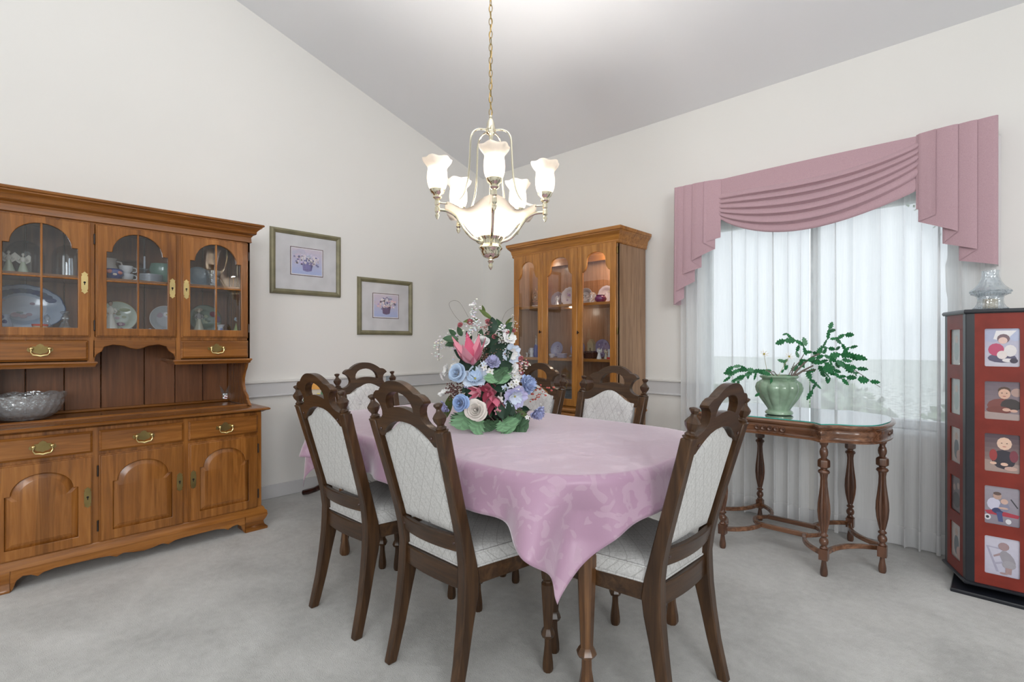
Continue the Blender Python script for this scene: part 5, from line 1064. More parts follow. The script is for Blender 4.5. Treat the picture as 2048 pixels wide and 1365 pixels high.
for k in range(95):      # inner foliage
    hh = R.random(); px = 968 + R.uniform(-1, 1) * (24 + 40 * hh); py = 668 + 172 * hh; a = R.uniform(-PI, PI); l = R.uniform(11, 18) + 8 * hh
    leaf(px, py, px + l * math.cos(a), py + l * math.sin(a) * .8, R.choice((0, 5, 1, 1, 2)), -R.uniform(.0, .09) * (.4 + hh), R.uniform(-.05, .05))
leaf(988, 838, 1010, 868, 4, .10, .1, 'fern_leaf'); leaf(945, 838, 925, 866, 4, .08, .1, 'fern_leaf')
for P in ([(935, 660), (905, 640), (887, 612), (893, 602), (908, 606), (925, 635)], [(990, 650), (1000, 625), (1020, 612), (1030, 608)], [(1005, 660), (1015, 632), (1024, 640)]):
    obj('wire_curl', G().tube([fp(a, b, -.05) for a, b in cr(P, 5)], .0007, 5), 'stem', F)
obj('stem', G().tube([fp(1040, 825, -.12), fp(1052, 820, -.10)], .0015, 5), 'stem', F); obj('stem', G().tube([fp(985, 850, -.15), fp(965, 828, -.14)], .0015, 5), 'stem', F)

# ------------------------------------------------------------------ things in and on the china hutch (faces +x world)
def plate_thing(label, loc, r, face, cols, deco=None, lean=.22, sc_edge=0, cat='plate', oval=1.0, group=None, name='display_plate'):
    """plate standing on edge; face = z rotation so that its front looks along local -y"""
    g = G(); n = 48; prof = [(0, .0), (.55, .0), (.66, -.06), (.97, -.12), (1.0, -.115), (1.0, -.09), (.66, .02), (0, .03)]
    k = len(prof)
    for j in range(k - 1):
        g.col(*(cols[0] if j < 1 else cols[1] if j < 3 else cols[2] if j < 5 else cols[1]))
        w = lambda a: 1 + (sc_edge * abs(math.cos(6 * a)) if prof[j + 1][0] > .9 or prof[j][0] > .9 else 0)
        vs = []
        for i in range(n):
            a = 2 * PI * i / n
            for rr_, zz in (prof[j], prof[j + 1]): q = 1 + (sc_edge * abs(math.cos(6 * a)) if rr_ > .9 else 0); vs.append((r * oval * rr_ * q * math.cos(a), r * zz, r * rr_ * q * math.sin(a)))
        g.add(vs, [(2 * i, 2 * ((i + 1) % n), 2 * ((i + 1) % n) + 1, 2 * i + 1) for i in range(n)])
    kk = 0
    for it in (deco or []):
        _, x, z, rx, rz, c = it; kk += 1; g.col(*c); rr_ = math.hypot(x, z); yy = -.002 - .0002 * kk - (r * .10 if rr_ > .66 else r * .065 if rr_ > .5 else 0)
        g.add([(r * (x + rx * math.cos(a)) * oval, yy, r * (z + rz * math.sin(a))) for a in [2 * PI * i / 10 for i in range(10)]], [tuple(range(10))])
    g.xf(Matrix.Translation((0, 0, r * math.cos(lean) + .004)) @ Matrix.Rotation(-lean, 4, 'X'))
    st = G().tube([(-r * .4, -.03, .003), (-r * .35, .03, .003), (0, .035, r * .9)], .0025, 6).tube([(r * .4, -.03, .003), (r * .35, .03, .003), (0, .035, r * .9)], .0025, 6)
    t = thing(name, label, cat, loc, face, group); obj('plate', g, 'china', t, sharp=50); obj('stand', st, 'iron', t); return t
HF = PI / 2; S0, S1 = 1.2805, 1.5935
def rdeco(seed, cols, n=9, spread=.45, s=.12):
    r = random.Random(seed); return [('e', r.gauss(0, spread * .6), r.gauss(0, spread * .6), s * r.uniform(.6, 1.2), s * r.uniform(.5, 1.0), r.choice(cols)) for _ in range(n)]
plate_thing('large oval blue and white floral platter behind the left hutch door', (-4.0000, 0.1646, 1.2805), .132, HF, ((.55, .62, .74), (.40, .50, .66), (.05, .09, .22)), [('e', .74 * math.cos(a), .74 * math.sin(a), .15, .11, (.05 + .03 * (q % 3), .09 + .03 * (q % 3), .24)) for q, a in enumerate([.5 + .23 * i for i in range(12)])] + [('e', -.2, -.3, .12, .11, (.42, .28, .36)), ('e', -.02, -.36, .10, .09, (.46, .32, .38)), ('e', .12, -.28, .08, .07, (.40, .28, .36)), ('e', -.1, -.2, .09, .05, (.28, .34, .36)), ('e', .2, .2, .07, .06, (.42, .32, .42)), ('e', -.5, .3, .07, .06, (.44, .34, .42))], .15, .03, oval=1.32, name='platter')
plate_thing('cream and green painted plate with a gold edge behind the middle hutch door', (-3.9850, 0.5891, 1.2805), .098, HF, ((.60, .68, .58), (.55, .62, .50), (.42, .27, .09)), [('e', .35, .45, .3, .12, (.32, .36, .18)), ('e', .1, -.5, .25, .12, (.30, .10, .20)), ('e', -.3, .1, .3, .3, (.66, .70, .66))] + rdeco(3, [(.4, .42, .25), (.58, .42, .45)], 6), .2)
plate_thing('silver edged grey plate with a white flower at the right of the middle hutch door', (-3.9850, 0.8403, 1.2805), .090, HF, ((.50, .52, .55), (.42, .44, .46), (.72, .72, .70)), [('e', .1, .35, .22, .2, (.80, .78, .80)), ('e', .1, .35, .06, .06, (.5, .4, .15)), ('e', .45, .0, .12, .3, (.18, .28, .24)), ('e', -.35, .3, .2, .2, (.46, .36, .42))], .2)
plate_thing('dark green plate painted with leaves and red roses behind the right hutch door', (-3.9900, 1.0734, 1.2805), .100, HF, ((.14, .20, .15), (.12, .16, .12), (.07, .08, .06)), [('e', .5, .35, .22, .2, (.22, .03, .07)), ('e', -.4, -.1, .4, .4, (.24, .34, .24)), ('e', .75, .0, .2, .25, (.20, .12, .22))] + rdeco(9, [(.08, .12, .07), (.30, .36, .22)], 8), .2)
def figure(label, loc, face, h, cols, kind='lady', cat='figurine', name='figurine'):
    """small china figure: base, dress, torso, arms, head, hair, hat or wings"""
    g = G(); sk, dr, tp, hr = cols; t = thing(name, label, cat, loc, face)
    b = G().col(*dr)
    b.lathe([(.0, 0), (.23 * h, 0), (.235 * h, .03 * h), (.20 * h, .12 * h), (.13 * h, .35 * h), (.075 * h, .55 * h), (.07 * h, .58 * h)], 18, rib=.06, nr=7)
    b.col(*tp).lathe([(.07 * h, .56 * h), (.10 * h, .66 * h), (.105 * h, .74 * h), (.07 * h, .80 * h), (.032 * h, .82 * h), (.028 * h, .86 * h)], 14, sq=.7)
    b.col(*tp)
    for s in (-1, 1):
        b.tube([(s * .10 * h, 0, .76 * h), (s * .155 * h, -.03 * h, .66 * h), (s * .10 * h, -.10 * h, .60 * h)], [.035 * h, .03 * h, .02 * h], 8)
        b.col(*sk).sph((s * .075 * h, -.12 * h, .60 * h), .022 * h, 8, 6); b.col(*tp)
    obj('body', b, 'china', t, sharp=50)
    hd = G().col(*sk).sph((0, -.01 * h, .91 * h), (.055 * h, .06 * h, .068 * h), 12, 8).sph((0, -.072 * h, .905 * h), (.009 * h, .012 * h, .012 * h), 6, 4)
    hd.col(.05, .03, .03)
    for s in (-1, 1): hd.sph((s * .022 * h, -.064 * h, .922 * h), .007 * h, 6, 4)
    hd.col(*hr).sph((0, .012 * h, .93 * h), (.062 * h, .060 * h, .066 * h), 12, 8)
    obj('head', hd, 'china', t)
    if kind == 'hat': obj('hat', G().col(.62, .55, .42).lathe([(.14 * h, .0), (.13 * h, .012 * h), (.06 * h, .02 * h), (.052 * h, .05 * h), (0, .055 * h)], 18).xf(Matrix.Translation((0, .03 * h, .955 * h)) @ Matrix.Rotation(-.5, 4, 'X')), 'china', t)
    if kind == 'wings':
        w = G().col(*tp)
        for s in (-1, 1): w.ext([(s * .02 * h, .55 * h), (s * .12 * h, .50 * h), (s * .26 * h, .62 * h), (s * .28 * h, .86 * h), (s * .20 * h, .95 * h), (s * .10 * h, .84 * h), (s * .03 * h, .76 * h)], .05 * h, .075 * h)
        obj('wings', w, 'china', t, bevel=.001)
    if kind == 'apron': obj('bundle', G().col(.20, .17, .20).sph((0, -.13 * h, .60 * h), (.12 * h, .07 * h, .06 * h), 12, 8), 'china', t)
    return t
ivory = (.80, .77, .68); skin = (.72, .52, .42)
figure('ivory seated cherub figurine at the left of the left hutch door', (-3.8600, 0.0985, 1.5935), HF, .125, (ivory, (.62, .68, .50), ivory, (.78, .75, .66)), 'wings'); figure('ivory cherub figurine to the right of its twin on the upper hutch shelf', (-3.8700, 0.1553, 1.5935), HF, .118, (ivory, (.60, .66, .50), ivory, (.78, .75, .66)), 'wings')
figure('white figurine with dark hair folding its arms behind the middle hutch door', (-3.8700, 0.5360, 1.2805), HF, .190, ((.55, .38, .28), (.80, .78, .70), (.80, .77, .68), (.06, .04, .035)))
figure('figurine of a woman in a wide straw hat behind the right hutch door', (-3.8800, 1.0081, 1.2805), HF, .165, ((.60, .54, .42), (.50, .48, .36), (.26, .25, .24), (.30, .24, .16)), 'hat')
figure('blue and white figurine with yellow green skirt, right edge of right hutch door', (-3.8800, 1.2503, 1.2805), HF, .150, ((.66, .58, .52), (.46, .52, .22), (.42, .50, .58), (.66, .64, .60)))
def dome(label, loc, r, h):
    t = thing('glass_dome', label, 'glass dome', loc, 0); obj('dome', G().lathe([(r, .012), (r, h - r)] + [(r * math.cos(a), h - r + r * math.sin(a)) for a in [PI / 2 * i / 10 for i in range(1, 11)]], 36, caps=False), 'dome', t, sharp=60)
    obj('base', G().lathe([(r + .012, 0), (r + .014, .006), (r + .006, .012), (0, .012)], 30), 'mahog', t)
    if r > .085: obj('knob', G().sph((0, 0, h + .006), .009, 10, 8), 'dome', t)
    return t
dome('large clear glass dome behind the left hutch door', (-3.9750, 0.1677, 1.5935), .083, .20); dome('smaller clear glass dome at the right of the left hutch door', (-3.9400, 0.3483, 1.5935), .072, .195)
def vessel(name, label, cat, loc, prof, mat, col=None, handle=None, face=0, n=28, rib=0, nr=0, extra=None, group=None):
    g = G()
    if col: g.col(*col)
    g.lathe(prof, n, rib=rib, nr=nr, caps=False); t = thing(name, label, cat, loc, face, group); obj('body', g, mat, t, sharp=50)
    if handle:
        x0, z0, x1, z1, bl, rr_ = handle; h = G(); 
        if col: h.col(*col)
        h.tube([(x0, 0, z0), (x0 + bl, 0, z0 + .1 * (z1 - z0)), (max(x0, x1) + bl * 1.1, 0, (z0 + z1) / 2), (x1 + bl * .8, 0, z1 - .05 * (z1 - z0)), (x1, 0, z1)], rr_, 8); obj('handle', h, mat, t)
    if extra: obj(extra[0], extra[1], extra[2], t)
    return t
def cupprof(r, h): return [(0, .003), (r * .5, 0), (r * .55, .006), (r * .9, h * .4), (r, h), (r * .93, h), (r * .82, h * .4), (r * .3, .01), (0, .01)]
vessel('pitcher', 'cream china pitcher on the upper shelf behind the middle hutch door', 'pitcher', (-3.9300, 0.5394, 1.5935), [(0, 0), (.030, 0), (.030, .008), (.045, .04), (.046, .07), (.032, .105), (.034, .130), (.040, .140), (.036, .140), (.028, .106), (.040, .05), (0, .01)], 'china', (.74, .66, .60), (.040, .045, .034, .125, .028, .005), HF)
vessel('sugar_bowl', 'cobalt blue bowl painted with red flowers in front of the cream pitcher', 'bowl', (-3.8100, 0.5418, 1.5935), [(0, .003), (.028, 0), (.030, .006), (.050, .03), (.048, .055), (.040, .064), (.036, .064), (.044, .05), (.02, .01), (0, .01)], 'china', (.04, .06, .24), None, HF, extra=('flowers', G().col(.55, .16, .12).sph((-.02, -.040, .045), (.02, .008, .014), 8, 6).sph((.02, -.040, .040), (.018, .008, .012), 8, 6).col(.8, .7, .6).sph((0, -.046, .03), (.012, .005, .008), 8, 6), 'china'))
vessel('tea_cup', 'lower of the two stacked white china cups behind the middle hutch door', 'cup', (-3.8400, 0.6090, 1.5935), cupprof(.036, .044), 'china', (.70, .72, .74), (.032, .012, .034, .038, .016, .003), HF, group='stacked white cups'); vessel('tea_cup', 'upper of the two stacked gilt rimmed white china cups behind the middle hutch door', 'cup', (-3.8400, 0.6066, 1.6375), cupprof(.036, .048), 'china', (.74, .74, .75), (.032, .012, .034, .040, .018, .003), HF, group='stacked white cups')
vessel('glass_bowl', 'round clear glass dish standing behind the stacked cups', 'bowl', (-3.9900, 0.6559, 1.5935), [(.03, .0), (.05, .02), (.075, .07), (.078, .10), (.06, .135), (.02, .15), (0, .152)], 'dome')
CS_ = thing('candlestick', 'crystal candlestick holding a pale taper behind the middle hutch door', 'candlestick', (-3.9300, 0.7158, 1.5935), 0); obj('stick', G().lathe([(.038, 0), (.036, .006), (.012, .014), (.010, .022), (.020, .032), (.010, .044), (.018, .060), (.009, .074), (.012, .084), (.030, .092), (.030, .096), (.008, .098), (0, .098)], 20), 'crystalc', CS_); obj('candle', G().col(.66, .70, .78).lathe([(.006, .096), (.005, .175), (0, .178)], 10), 'china', CS_)
gs = G()
for i in range(8):
    single('plate', G().col(.66, .70, .76).lathe([(0, 0), (.045, 0), (.068, .006), (.068, .008), (.045, .003), (0, .003)], 32), 'china', ('lowest pale plate of the stack behind the middle hutch door' if i == 0 else 'topmost pale plate of the stack behind the middle hutch door' if i == 7 else 'pale plate inside the stack behind the middle hutch door'), 'plate', Vector((-3.8500, 0.7297, 1.5935)) + Vector((0, 0, .0062 * i)), group='stack of pale plates in the hutch')
vessel('glass_bowl', 'deep green tinted glass bowl at the right of the middle hutch door', 'bowl', (-3.9000, 0.8115, 1.5935), [(.03, 0), (.035, .005), (.062, .04), (.078, .09), (.070, .13), (.066, .13), (.072, .09), (.05, .03), (0, .01)], 'china', (.18, .30, .24))
vessel('crystal_vase', 'pale blue cut crystal vase behind the right hutch door', 'vase', (-3.9200, 1.1035, 1.5935), [(.0, .004), (.042, 0), (.043, .01), (.038, .05), (.048, .12), (.044, .12), (.034, .05), (0, .012)], 'crystal', n=36, rib=.03, nr=12); plate_thing('clear round crystal dish on edge behind the right hutch door', (-3.9700, 1.0285, 1.5935), .072, HF, ((.30, .36, .40), (.26, .32, .36), (.45, .5, .55)), None, .2)
vessel('small_vase', 'small white vase with blue flowers behind the right hutch door', 'vase', (-3.8600, 1.1328, 1.2805), [(0, 0), (.020, 0), (.024, .01), (.016, .025), (.017, .045), (.028, .062), (.024, .062), (.012, .04), (0, .02)], 'china', (.76, .78, .82), extra=('blue_flower', G().col(.12, .2, .5).sph((.016, 0, .03), (.006, .01, .01), 6, 4), 'china'))
vessel('ceramic_bowl', 'small red and yellow ceramic bowl below the platter', 'bowl', (-3.8300, 0.2215, 1.2805), cupprof(.034, .040), 'china', (.80, .62, .42), extra=('rim_glaze', G().col(.7, .08, .04).lathe([(.0345, .030), (.0355, .041), (.032, .041), (.0315, .034)], 24, caps=False), 'china'))
vessel('crystal_goblet', 'clear crystal figure with a fluted skirt at the right of the left hutch door', 'glass figurine', (-3.8800, 0.3300, 1.2805), [(.034, 0), (.030, .01), (.014, .055), (.009, .062), (.018, .076), (.016, .088), (.008, .095), (.022, .112), (.016, .118), (0, .118)], 'crystalc', n=24, rib=.08, nr=8)
vessel('crystal_goblet', 'clear crystal bell standing between the platter and the red bowl', 'glass bell', (-3.8800, 0.2534, 1.2805), [(.026, 0), (.022, .03), (.010, .05), (.008, .065), (.014, .075), (.010, .09), (0, .10)], 'crystalc', n=24, rib=.06, nr=8)
vessel('cobalt_vase', 'small cobalt dotted white vase at the left edge of the left hutch door', 'vase', (-3.8400, 0.0828, 1.2805), [(0, 0), (.026, 0), (.034, .03), (.020, .07), (.024, .09), (.020, .09), (.014, .07), (0, .02)], 'china', (.42, .50, .64), extra=('dots', G().col(.03, .05, .2).sph((.026, 0, .05), (.008, .012, .012), 6, 4).sph((.022, -.01, .075), (.006, .01, .01), 6, 4), 'china'))
sw = thing('glass_swan', 'tiny clear glass swan lying beside the crystal figure', 'glass figurine', (-3.8600, 0.3609, 1.2805), HF); obj('body', G().sph((0, 0, .014), (.026, .014, .012), 12, 8), 'crystalc', sw); obj('neck', G().tube([(.02, 0, .016), (.03, 0, .030), (.022, 0, .040), (.032, 0, .042)], [.005, .004, .004, .002], 6), 'crystalc', sw)
for k, (px, lab) in enumerate(((243, 'purple'), (262, 'grey'), (300, 'clear'), (325, 'blue'))):
    c = ((.34, .10, .22), (.34, .36, .40), (.50, .55, .62), (.30, .40, .62))[k]; g = G().col(*c)
    for q in range(6): a = q * PI / 3; g.sph((.014 * math.cos(a), .014 * math.sin(a), .012), (.009, .009, .008), 6, 4)
    g.sph((0, 0, .018), .010, 8, 6); g.lathe([(.02, 0), (.022, .004), (0, .006)], 12)
    single('china_flower', g, 'china', ('small purple china flower below the gold edged plate', 'small grey china flower just left of the middle door muntin', 'small clear grey china flower left of the silver edged plate', 'small pale blue china flower under the silver edged plate')[k], 'ornament', ((-3.8000, 0.5785, 1.2805), (-3.8000, 0.6247, 1.2805), (-3.8000, 0.7202, 1.2805), (-3.8000, 0.7854, 1.2805))[k])
# on the worktop
B0 = (-3.8600, 0.1628, 0.7940)
CB = thing('crystal_bowl', 'large cut crystal punch bowl with a scalloped rim on the hutch worktop', 'bowl', B0, 0)
def cbowl(i, j):
    a = 2 * PI * i; P = [(.055, .002), (.095, .008), (.135, .035), (.158, .075), (.166, .115), (.176, .140)]; q = j * 5; k = min(int(q), 4); t = q - k; r = P[k][0] + (P[k + 1][0] - P[k][0]) * t; z = P[k][1] + (P[k + 1][1] - P[k][1]) * t
    fac = .0035 * math.sin(24 * a + 9 * j) * math.sin(16 * j); sc = (.010 * abs(math.sin(6 * a)) - .003) * j ** 6; return ((r + fac) * math.cos(a), (r + fac) * math.sin(a), z + sc)
g = G().grid(cbowl, 144, 24, cu=True); st = len(g.v); g.grid(lambda i, j: tuple(c * (.955 if q < 2 else 1) + (.006 if q == 2 and j < .3 else 0) for q, c in enumerate(cbowl(i, j))), 72, 12, cu=True); g.lathe([(0, .002), (.056, .002), (.056, .009), (0, .009)], 24)
obj('bowl', g, 'crystal', CB, sharp=20)
VT = thing('votive_holder', 'crown shaped crystal votive with a red candle on the right of the hutch worktop', 'candle holder', (-4.0832, 1.2313, 0.7940), 0)
obj('cup', G().lathe([(0, .004), (.034, 0), (.036, .006), (.035, .055), (.031, .055), (.030, .01), (0, .008)], 24, rib=.03, nr=8, caps=False), 'crystalc', VT)
for k in range(8):
    a = 2 * PI * k / 8; ca, sa = math.cos(a), math.sin(a); g = G()
    rings = []
    for t in range(6): u = t / 5; r = .033 + .045 * u ** 1.6; z = .045 + .075 * u; w = .014 * (1 - u ** 1.5) + .0008; rings.append([((r + .004 * (1 - u)) * ca - w * sa * q, (r + .004 * (1 - u)) * sa + w * ca * q, z) if e else ((r - .003 * (1 - u)) * ca - w * sa * q, (r - .003 * (1 - u)) * sa + w * ca * q, z) for q, e in ((-1, 1), (1, 1), (1, 0), (-1, 0))])
    obj('glass_petal', g.loft(rings), 'crystalc', VT)
obj('candle', G().lathe([(.026, .012), (.027, .044), (.022, .047), (0, .046)], 20), 'candle', VT)

# ------------------------------------------------------------------ things in the oak curio cabinet (front faces -y world)
C1, C2, C3 = 1.5455, 1.0855, .7225
pur = (.34, .30, .42)
plate_thing('scalloped mauve plate on the upper curio shelf in the middle bay', (-2.9331, 3.6600, 1.5455), .068, 0, ((.48, .42, .50), (.40, .36, .42), (.62, .60, .66)), rdeco(21, [(.30, .22, .32), (.66, .62, .70)], 7), .2, .05); plate_thing('scalloped white plate with a purple flower on the upper curio shelf', (-2.7550, 3.6000, 1.5455), .080, 0, ((.74, .72, .76), (.70, .68, .72), (.80, .78, .80)), [('e', .05, .1, .2, .2, (.40, .24, .44)), ('e', -.2, .3, .14, .12, (.55, .42, .58))] + rdeco(22, [(.5, .38, .55), (.62, .6, .5)], 5), .2, .07)
plate_thing('round grey patterned plate behind the stile of the right curio door', (-2.6200, 3.6600, 1.5455), .075, 0, ((.48, .52, .58), (.30, .32, .36), (.55, .55, .58)), rdeco(23, [(.2, .22, .26), (.7, .7, .72)], 9), .2); plate_thing('round plate with a beaded dark rim at the right of the upper curio shelf', (-2.4086, 3.6600, 1.5455), .078, 0, ((.66, .64, .74), (.60, .58, .68), (.22, .20, .20)), [('e', -.05, -.1, .34, .4, (.74, .72, .80)), ('e', .35, .35, .18, .14, (.5, .45, .4)), ('e', -.1, .05, .12, .2, (.55, .50, .62))], .2, .03)
plate_thing('blue rimmed violet plate at the left of the lower curio shelf', (-2.9390, 3.6600, 1.0855), .070, 0, ((.42, .42, .60), (.32, .32, .52), (.10, .11, .30)), rdeco(24, [(.55, .52, .66), (.26, .22, .40)], 8), .2); plate_thing('blue rimmed violet plate partly behind the stile on the lower curio shelf', (-2.7010, 3.6600, 1.0855), .076, 0, ((.40, .38, .54), (.30, .30, .48), (.08, .09, .26)), rdeco(25, [(.5, .48, .62), (.2, .18, .32)], 8), .2); plate_thing('blue rimmed violet plate behind the stone house on the lower curio shelf', (-2.4554, 3.6700, 1.0855), .080, 0, ((.34, .28, .46), (.30, .26, .44), (.07, .08, .24)), rdeco(26, [(.18, .14, .28), (.48, .42, .56)], 8), .2)
figure('white winged angel figurine in front of the mauve plate', (-2.8426, 3.5400, 1.5455), 0, .090, ((.76, .74, .74), (.74, .73, .72), (.76, .75, .74), (.66, .64, .62)), 'wings'); figure('white robed figurine with clasped hands on the lower curio shelf', (-2.3708, 3.5000, 1.0855), 0, .092, (skin, (.76, .75, .72), (.74, .73, .70), (.66, .52, .36)), 'wings'); figure('cream winged figurine beside the little white church', (-2.3230, 3.5300, 1.0855), 0, .082, ((.66, .60, .48), (.62, .58, .44), (.64, .60, .46), (.5, .42, .3)), 'wings')
PO = thing('wooden_egg_ornament', 'pierced wooden egg ornament on a pedestal in the left bay of the curio cabinet', 'ornament', (-3.1488, 3.6000, 1.5455), 0)
obj('pedestal', G().col(.80, .78, .74).box(-.028, .028, -.02, .02, 0, .022).col(.35, .17, .07).lathe([(.014, .022), (.010, .030), (.022, .044), (.036, .056), (.030, .062), (0, .064)], 16), 'china', PO)
def egg(w, z0, z1, n=14): return [(w * math.sin(PI * k / n), z0 + (z1 - z0) * (1 - math.cos(PI * k / n)) / 2) for k in range(n + 1)] + [(-w * math.sin(PI * k / n), z0 + (z1 - z0) * (1 - math.cos(PI * k / n)) / 2) for k in range(n - 1, 0, -1)]
obj('egg_frame', G().col(.50, .28, .12).ext(egg(.036, .062, .165), -.012, .012, holes=[egg(.022, .078, .140)]).col(.6, .4, .16).ext(egg(.018, .082, .134), -.006, .006, holes=[egg(.011, .090, .122)]).lathe([(.005, .16), (.004, .17), (.006, .176), (0, .186)], 8), 'china', PO)
obj('dove', G().col(.85, .85, .84).sph((0, 0, .100), (.010, .006, .008), 8, 6), 'china', PO)
single('silver_feather', G().tube([(-.030, 0, .002), (-.028, 0, .03), (-.010, 0, .055), (.022, 0, .070), (.035, 0, .085)], [.002, .002, .004, .005, .001], 6).lathe([(.012, 0), (.010, .004), (0, .005)], 12, (-.03, 0, 0)), 'brass', 'thin curved metal feather on the left of the upper curio shelf', 'ornament', (-3.2641, 3.5800, 1.5455))
vessel('purple_bowl', 'round shiny purple glass bowl at the right of the upper curio shelf', 'bowl', (-2.3562, 3.5000, 1.5455), [(0, .002), (.025, 0), (.042, .012), (.050, .030), (.044, .048), (.034, .054), (.038, .062), (.032, .060), (.030, .05), (.04, .03), (0, .01)], 'china', (.16, .03, .14))
vessel('glass_jar', 'square frosted glass jar between two plates on the upper curio shelf', 'jar', (-2.4905, 3.5800, 1.5455), [(.0, .002), (.036, 0), (.038, .01), (.038, .085), (.026, .092), (.030, .10), (.0, .10)], 'crystal', n=4)
single('tiny_frame', G().col(.78, .78, .76).ext([(-.018, 0), (.018, 0), (.018, .040), (-.018, .040)], -.004, .004, holes=[[(-.010, .009), (.010, .009), (.010, .031), (-.010, .031)]]).col(.2, .2, .2).box(-.011, .011, -.001, .002, .008, .032), 'china', 'tiny white picture frame at the left of the lower curio shelf', 'picture frame', (-3.1967, 3.5200, 1.0855))
vessel('white_pitcher', 'small white pitcher beside the blue bottle in the curio cabinet', 'pitcher', (-3.1546, 3.5500, 1.0855), [(0, 0), (.020, 0), (.021, .006), (.014, .03), (.022, .055), (.016, .07), (.020, .084), (.016, .084), (0, .01)], 'china', (.72, .75, .80), (-.016, .03, -.016, .075, -.016, .003))
BB = vessel('blue_bottle', 'tall cobalt blue bottle with a clear neck on the lower curio shelf', 'bottle', (-3.1252, 3.5800, 1.0855), [(0, 0), (.024, 0), (.026, .01), (.022, .09), (.014, .11), (.013, .115)], 'china', (.02, .04, .34), extra=('neck', G().lathe([(.013, .114), (.008, .14), (.007, .17), (.012, .178), (.004, .182), (.010, .20), (0, .208)], 16), 'crystalc'))
single('stone_house', G().col(.45, .36, .22).box(-.028, .028, -.02, .02, .0, .060).col(.50, .38, .22).loft([[(-.032, -.024, .060), (.032, -.024, .060), (.032, .024, .060), (-.032, .024, .060)], [(-.002, -.024, .100), (.002, -.024, .100), (.002, .024, .100), (-.002, .024, .100)]]).col(.2, .14, .08).box(-.007, .007, -.0215, -.02, 0, .026), 'china', 'tan stone house figure standing on a dark box on the lower curio shelf', 'ornament', Vector((-2.4868, 3.5600, 1.0855)) + Vector((0, 0, .063)))
single('dark_box', G().loft([[(x * s, y * s, z) for x, y in ((-.05, -.03), (.05, -.03), (.05, .03), (-.05, .03))] for z, s in ((0, .9), (.008, 1), (.045, 1), (.050, 1.04), (.062, .8))]), 'mahog', 'dark carved wooden box under the stone house', 'box', (-2.4900, 3.5500, 1.0855))
single('white_church', G().col(.76, .78, .80).box(-.022, .022, -.02, .03, 0, .05).col(.6, .08, .06).loft([[(-.026, -.024, .05), (.026, -.024, .05), (.026, .034, .05), (-.026, .034, .05)], [(-.001, -.024, .080), (.001, -.024, .080), (.001, .034, .080), (-.001, .034, .080)]]).col(.76, .78, .80).box(-.009, .009, -.036, -.018, 0, .082).col(.1, .15, .45).lathe([(.012, .082), (0, .115)], 4, (0, -.027, 0)).col(.7, .06, .05).box(-.02, .02, -.0375, -.036, .0, .016), 'china', 'little white church figure at the right end of the lower curio shelf', 'ornament', (-2.2641, 3.5200, 1.0855))
vessel('tea_cup', 'small lavender tea cup in front of the leftmost violet plate', 'cup', (-2.8893, 3.5200, 1.0855), cupprof(.026, .034), 'china', (.66, .66, .74), (.022, .01, .024, .030, .012, .0025))
single('mauve_box', G().col(.36, .32, .42).box(-.036, .036, -.022, .022, 0, .030).col(.46, .42, .52).box(-.039, .039, -.025, .025, .030, .040), 'china', 'flat mauve trinket box on the lower curio shelf in the middle bay', 'box', (-2.7627, 3.5100, 1.0855), bevel=.002)
single('glass_dog', G().sph((0, 0, .018), (.020, .010, .012), 10, 6).sph((.018, 0, .034), .009, 8, 6).tube([(.012, 0, .018), (.012, 0, 0)], .004, 6).tube([(-.014, 0, .018), (-.014, 0, 0)], .004, 6), 'crystalc', 'tiny clear glass animal to the right of the mauve trinket box', 'glass figurine', (-2.6645, 3.5100, 1.0855))
for i in range(9): single('dinner_plate', G().col(.62, .68, .74).lathe([(0, 0), (.065, 0), (.105, .010), (.105, .013), (.065, .004), (0, .004)], 40), 'china', ('lowest dinner plate of the stack at the bottom of the curio cabinet' if i == 0 else 'topmost dinner plate of the stack at the bottom of the curio cabinet' if i == 8 else 'white blue edged dinner plate inside the stack in the curio cabinet'), 'plate', Vector((-2.7673, 3.5800, 0.7225)) + Vector((0, 0, .0085 * i)), group='stack of dinner plates in the curio cabinet')
TS = thing('serving_tray', 'gilt edged plate with a ring handle on top of the dinner plate stack', 'plate', Vector((-2.7673, 3.5800, 0.7225)) + Vector((0, 0, .082)), 0); obj('plate', G().col(.72, .66, .58).lathe([(0, 0), (.07, 0), (.108, .012), (.110, .016), (.07, .005), (0, .005)], 40, rib=.015, nr=16), 'china', TS); obj('handle', G().tube([(0, 0, .004), (0, 0, .045)], .003, 8).tube([(.018 * math.cos(a), 0, .062 + .018 * math.sin(a)) for a in [2 * PI * i / 20 for i in range(20)]], .0025, 6, closed=True), 'gold', TS)
vessel('blue_dish', 'pale blue scalloped dish at the bottom left of the curio cabinet', 'bowl', (-3.1876, 3.5800, 0.7225), [(0, .01), (.03, 0), (.032, .05), (.05, .08), (.09, .11), (.085, .112), (.04, .085), (0, .07)], 'china', (.40, .55, .66), rib=.05, nr=10, n=40)

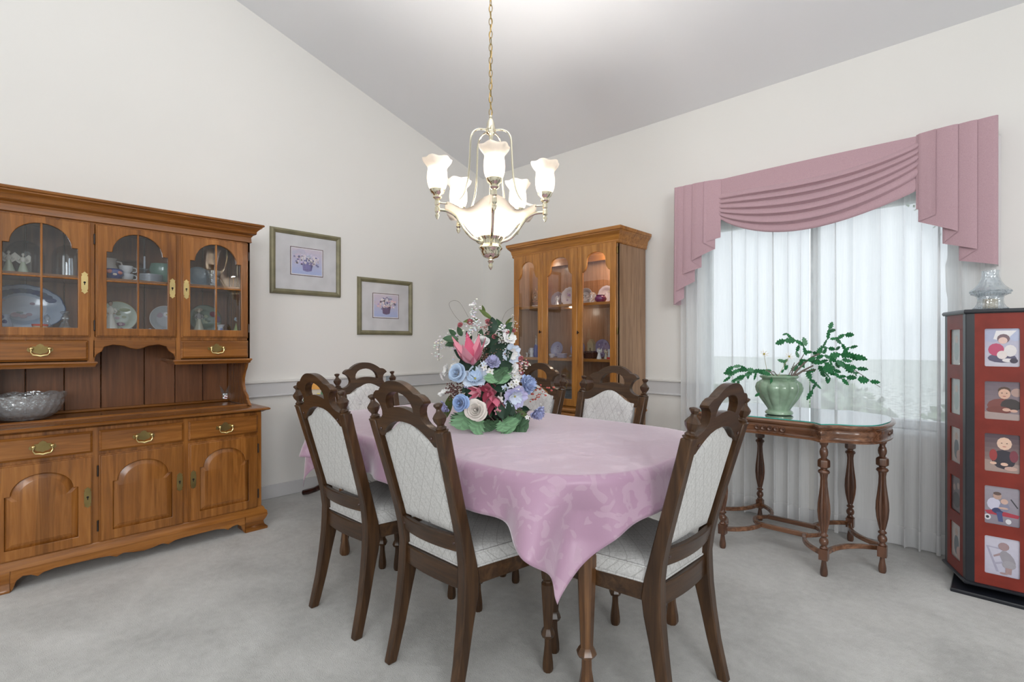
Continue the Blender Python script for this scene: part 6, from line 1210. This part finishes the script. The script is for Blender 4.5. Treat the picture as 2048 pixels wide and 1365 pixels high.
# ------------------------------------------------------------------ outside the window
struct('ground', G().box(-30, 25, 4.4, 60, -.5, -.4), 'grass')
def tree(label, loc, h, spread, seed, leaves):
    r = random.Random(seed); t = thing('tree', label, 'tree', loc, 0); g = G(); tips = []
    def br(p, d, l, rad, lev):
        q = p + d * l; g.tube([p, p.lerp(q, .5) + Vector((r.uniform(-.05, .05), r.uniform(-.05, .05), 0)) * l, q], [rad, rad * .8, rad * .6], 7)
        if lev == 0: tips.append(q); return
        for _ in range(3): br(q, (d + Vector((r.uniform(-1, 1), r.uniform(-1, 1), r.uniform(-.2, .7))) * spread).normalized(), l * r.uniform(.6, .8), rad * .55, lev - 1)
    br(Vector((0, 0, 0)), Vector((.05, 0, 1)), h * .34, h * .022, 4); obj('trunk', g, 'bark', t)
    f = G()
    for p in tips:
        for _ in range(leaves): c = p + Vector((r.gauss(0, .3), r.gauss(0, .3), r.gauss(0, .3))); d = Vector((r.uniform(-1, 1), r.uniform(-1, 1), r.uniform(-1, 1))).normalized() * .07; e = d.orthogonal() * .6; f.add([c - d, c + e, c + d, c - e], [(0, 1, 2, 3)])
    tag(obj('foliage', f, 'treeleaf', t), kind='stuff')
tree('loose leafy tree outside the right half of the window', (.4, 10.5, -.42), 5.6, .85, 3, 30)
tree('farther round tree behind the right half of the window', (-1.2, 22, -.42), 7.5, .9, 12, 40)
for k in range(5):
    r = random.Random(k + 40); g = G()
    for _ in range(600): a = r.uniform(0, 6.28); b = r.uniform(-.2, 1.5); rr_ = .75 * r.uniform(.8, 1.05); c = Vector((rr_ * math.cos(a) * math.cos(b), rr_ * math.sin(a) * math.cos(b), .55 + rr_ * .8 * math.sin(b))); d = Vector((r.uniform(-1, 1), r.uniform(-1, 1), r.uniform(-1, 1))).normalized() * .06; e = d.orthogonal() * .7; g.add([c - d, c + e, c + d, c - e], [(0, 1, 2, 3)])
    g.sph((0, 0, .5), (.6, .6, .5), 14, 8)
    single('shrub', g, 'treeleaf', ('leftmost shrub outside the window', 'second shrub from the left outside the window', 'middle one of the five shrubs outside the window', 'second shrub from the right outside the window', 'rightmost shrub outside the window')[k], 'shrub', (-3.4 + 1.75 * k, 7.2 + .3 * (k % 2), -.42), group='shrubs outside below the window')
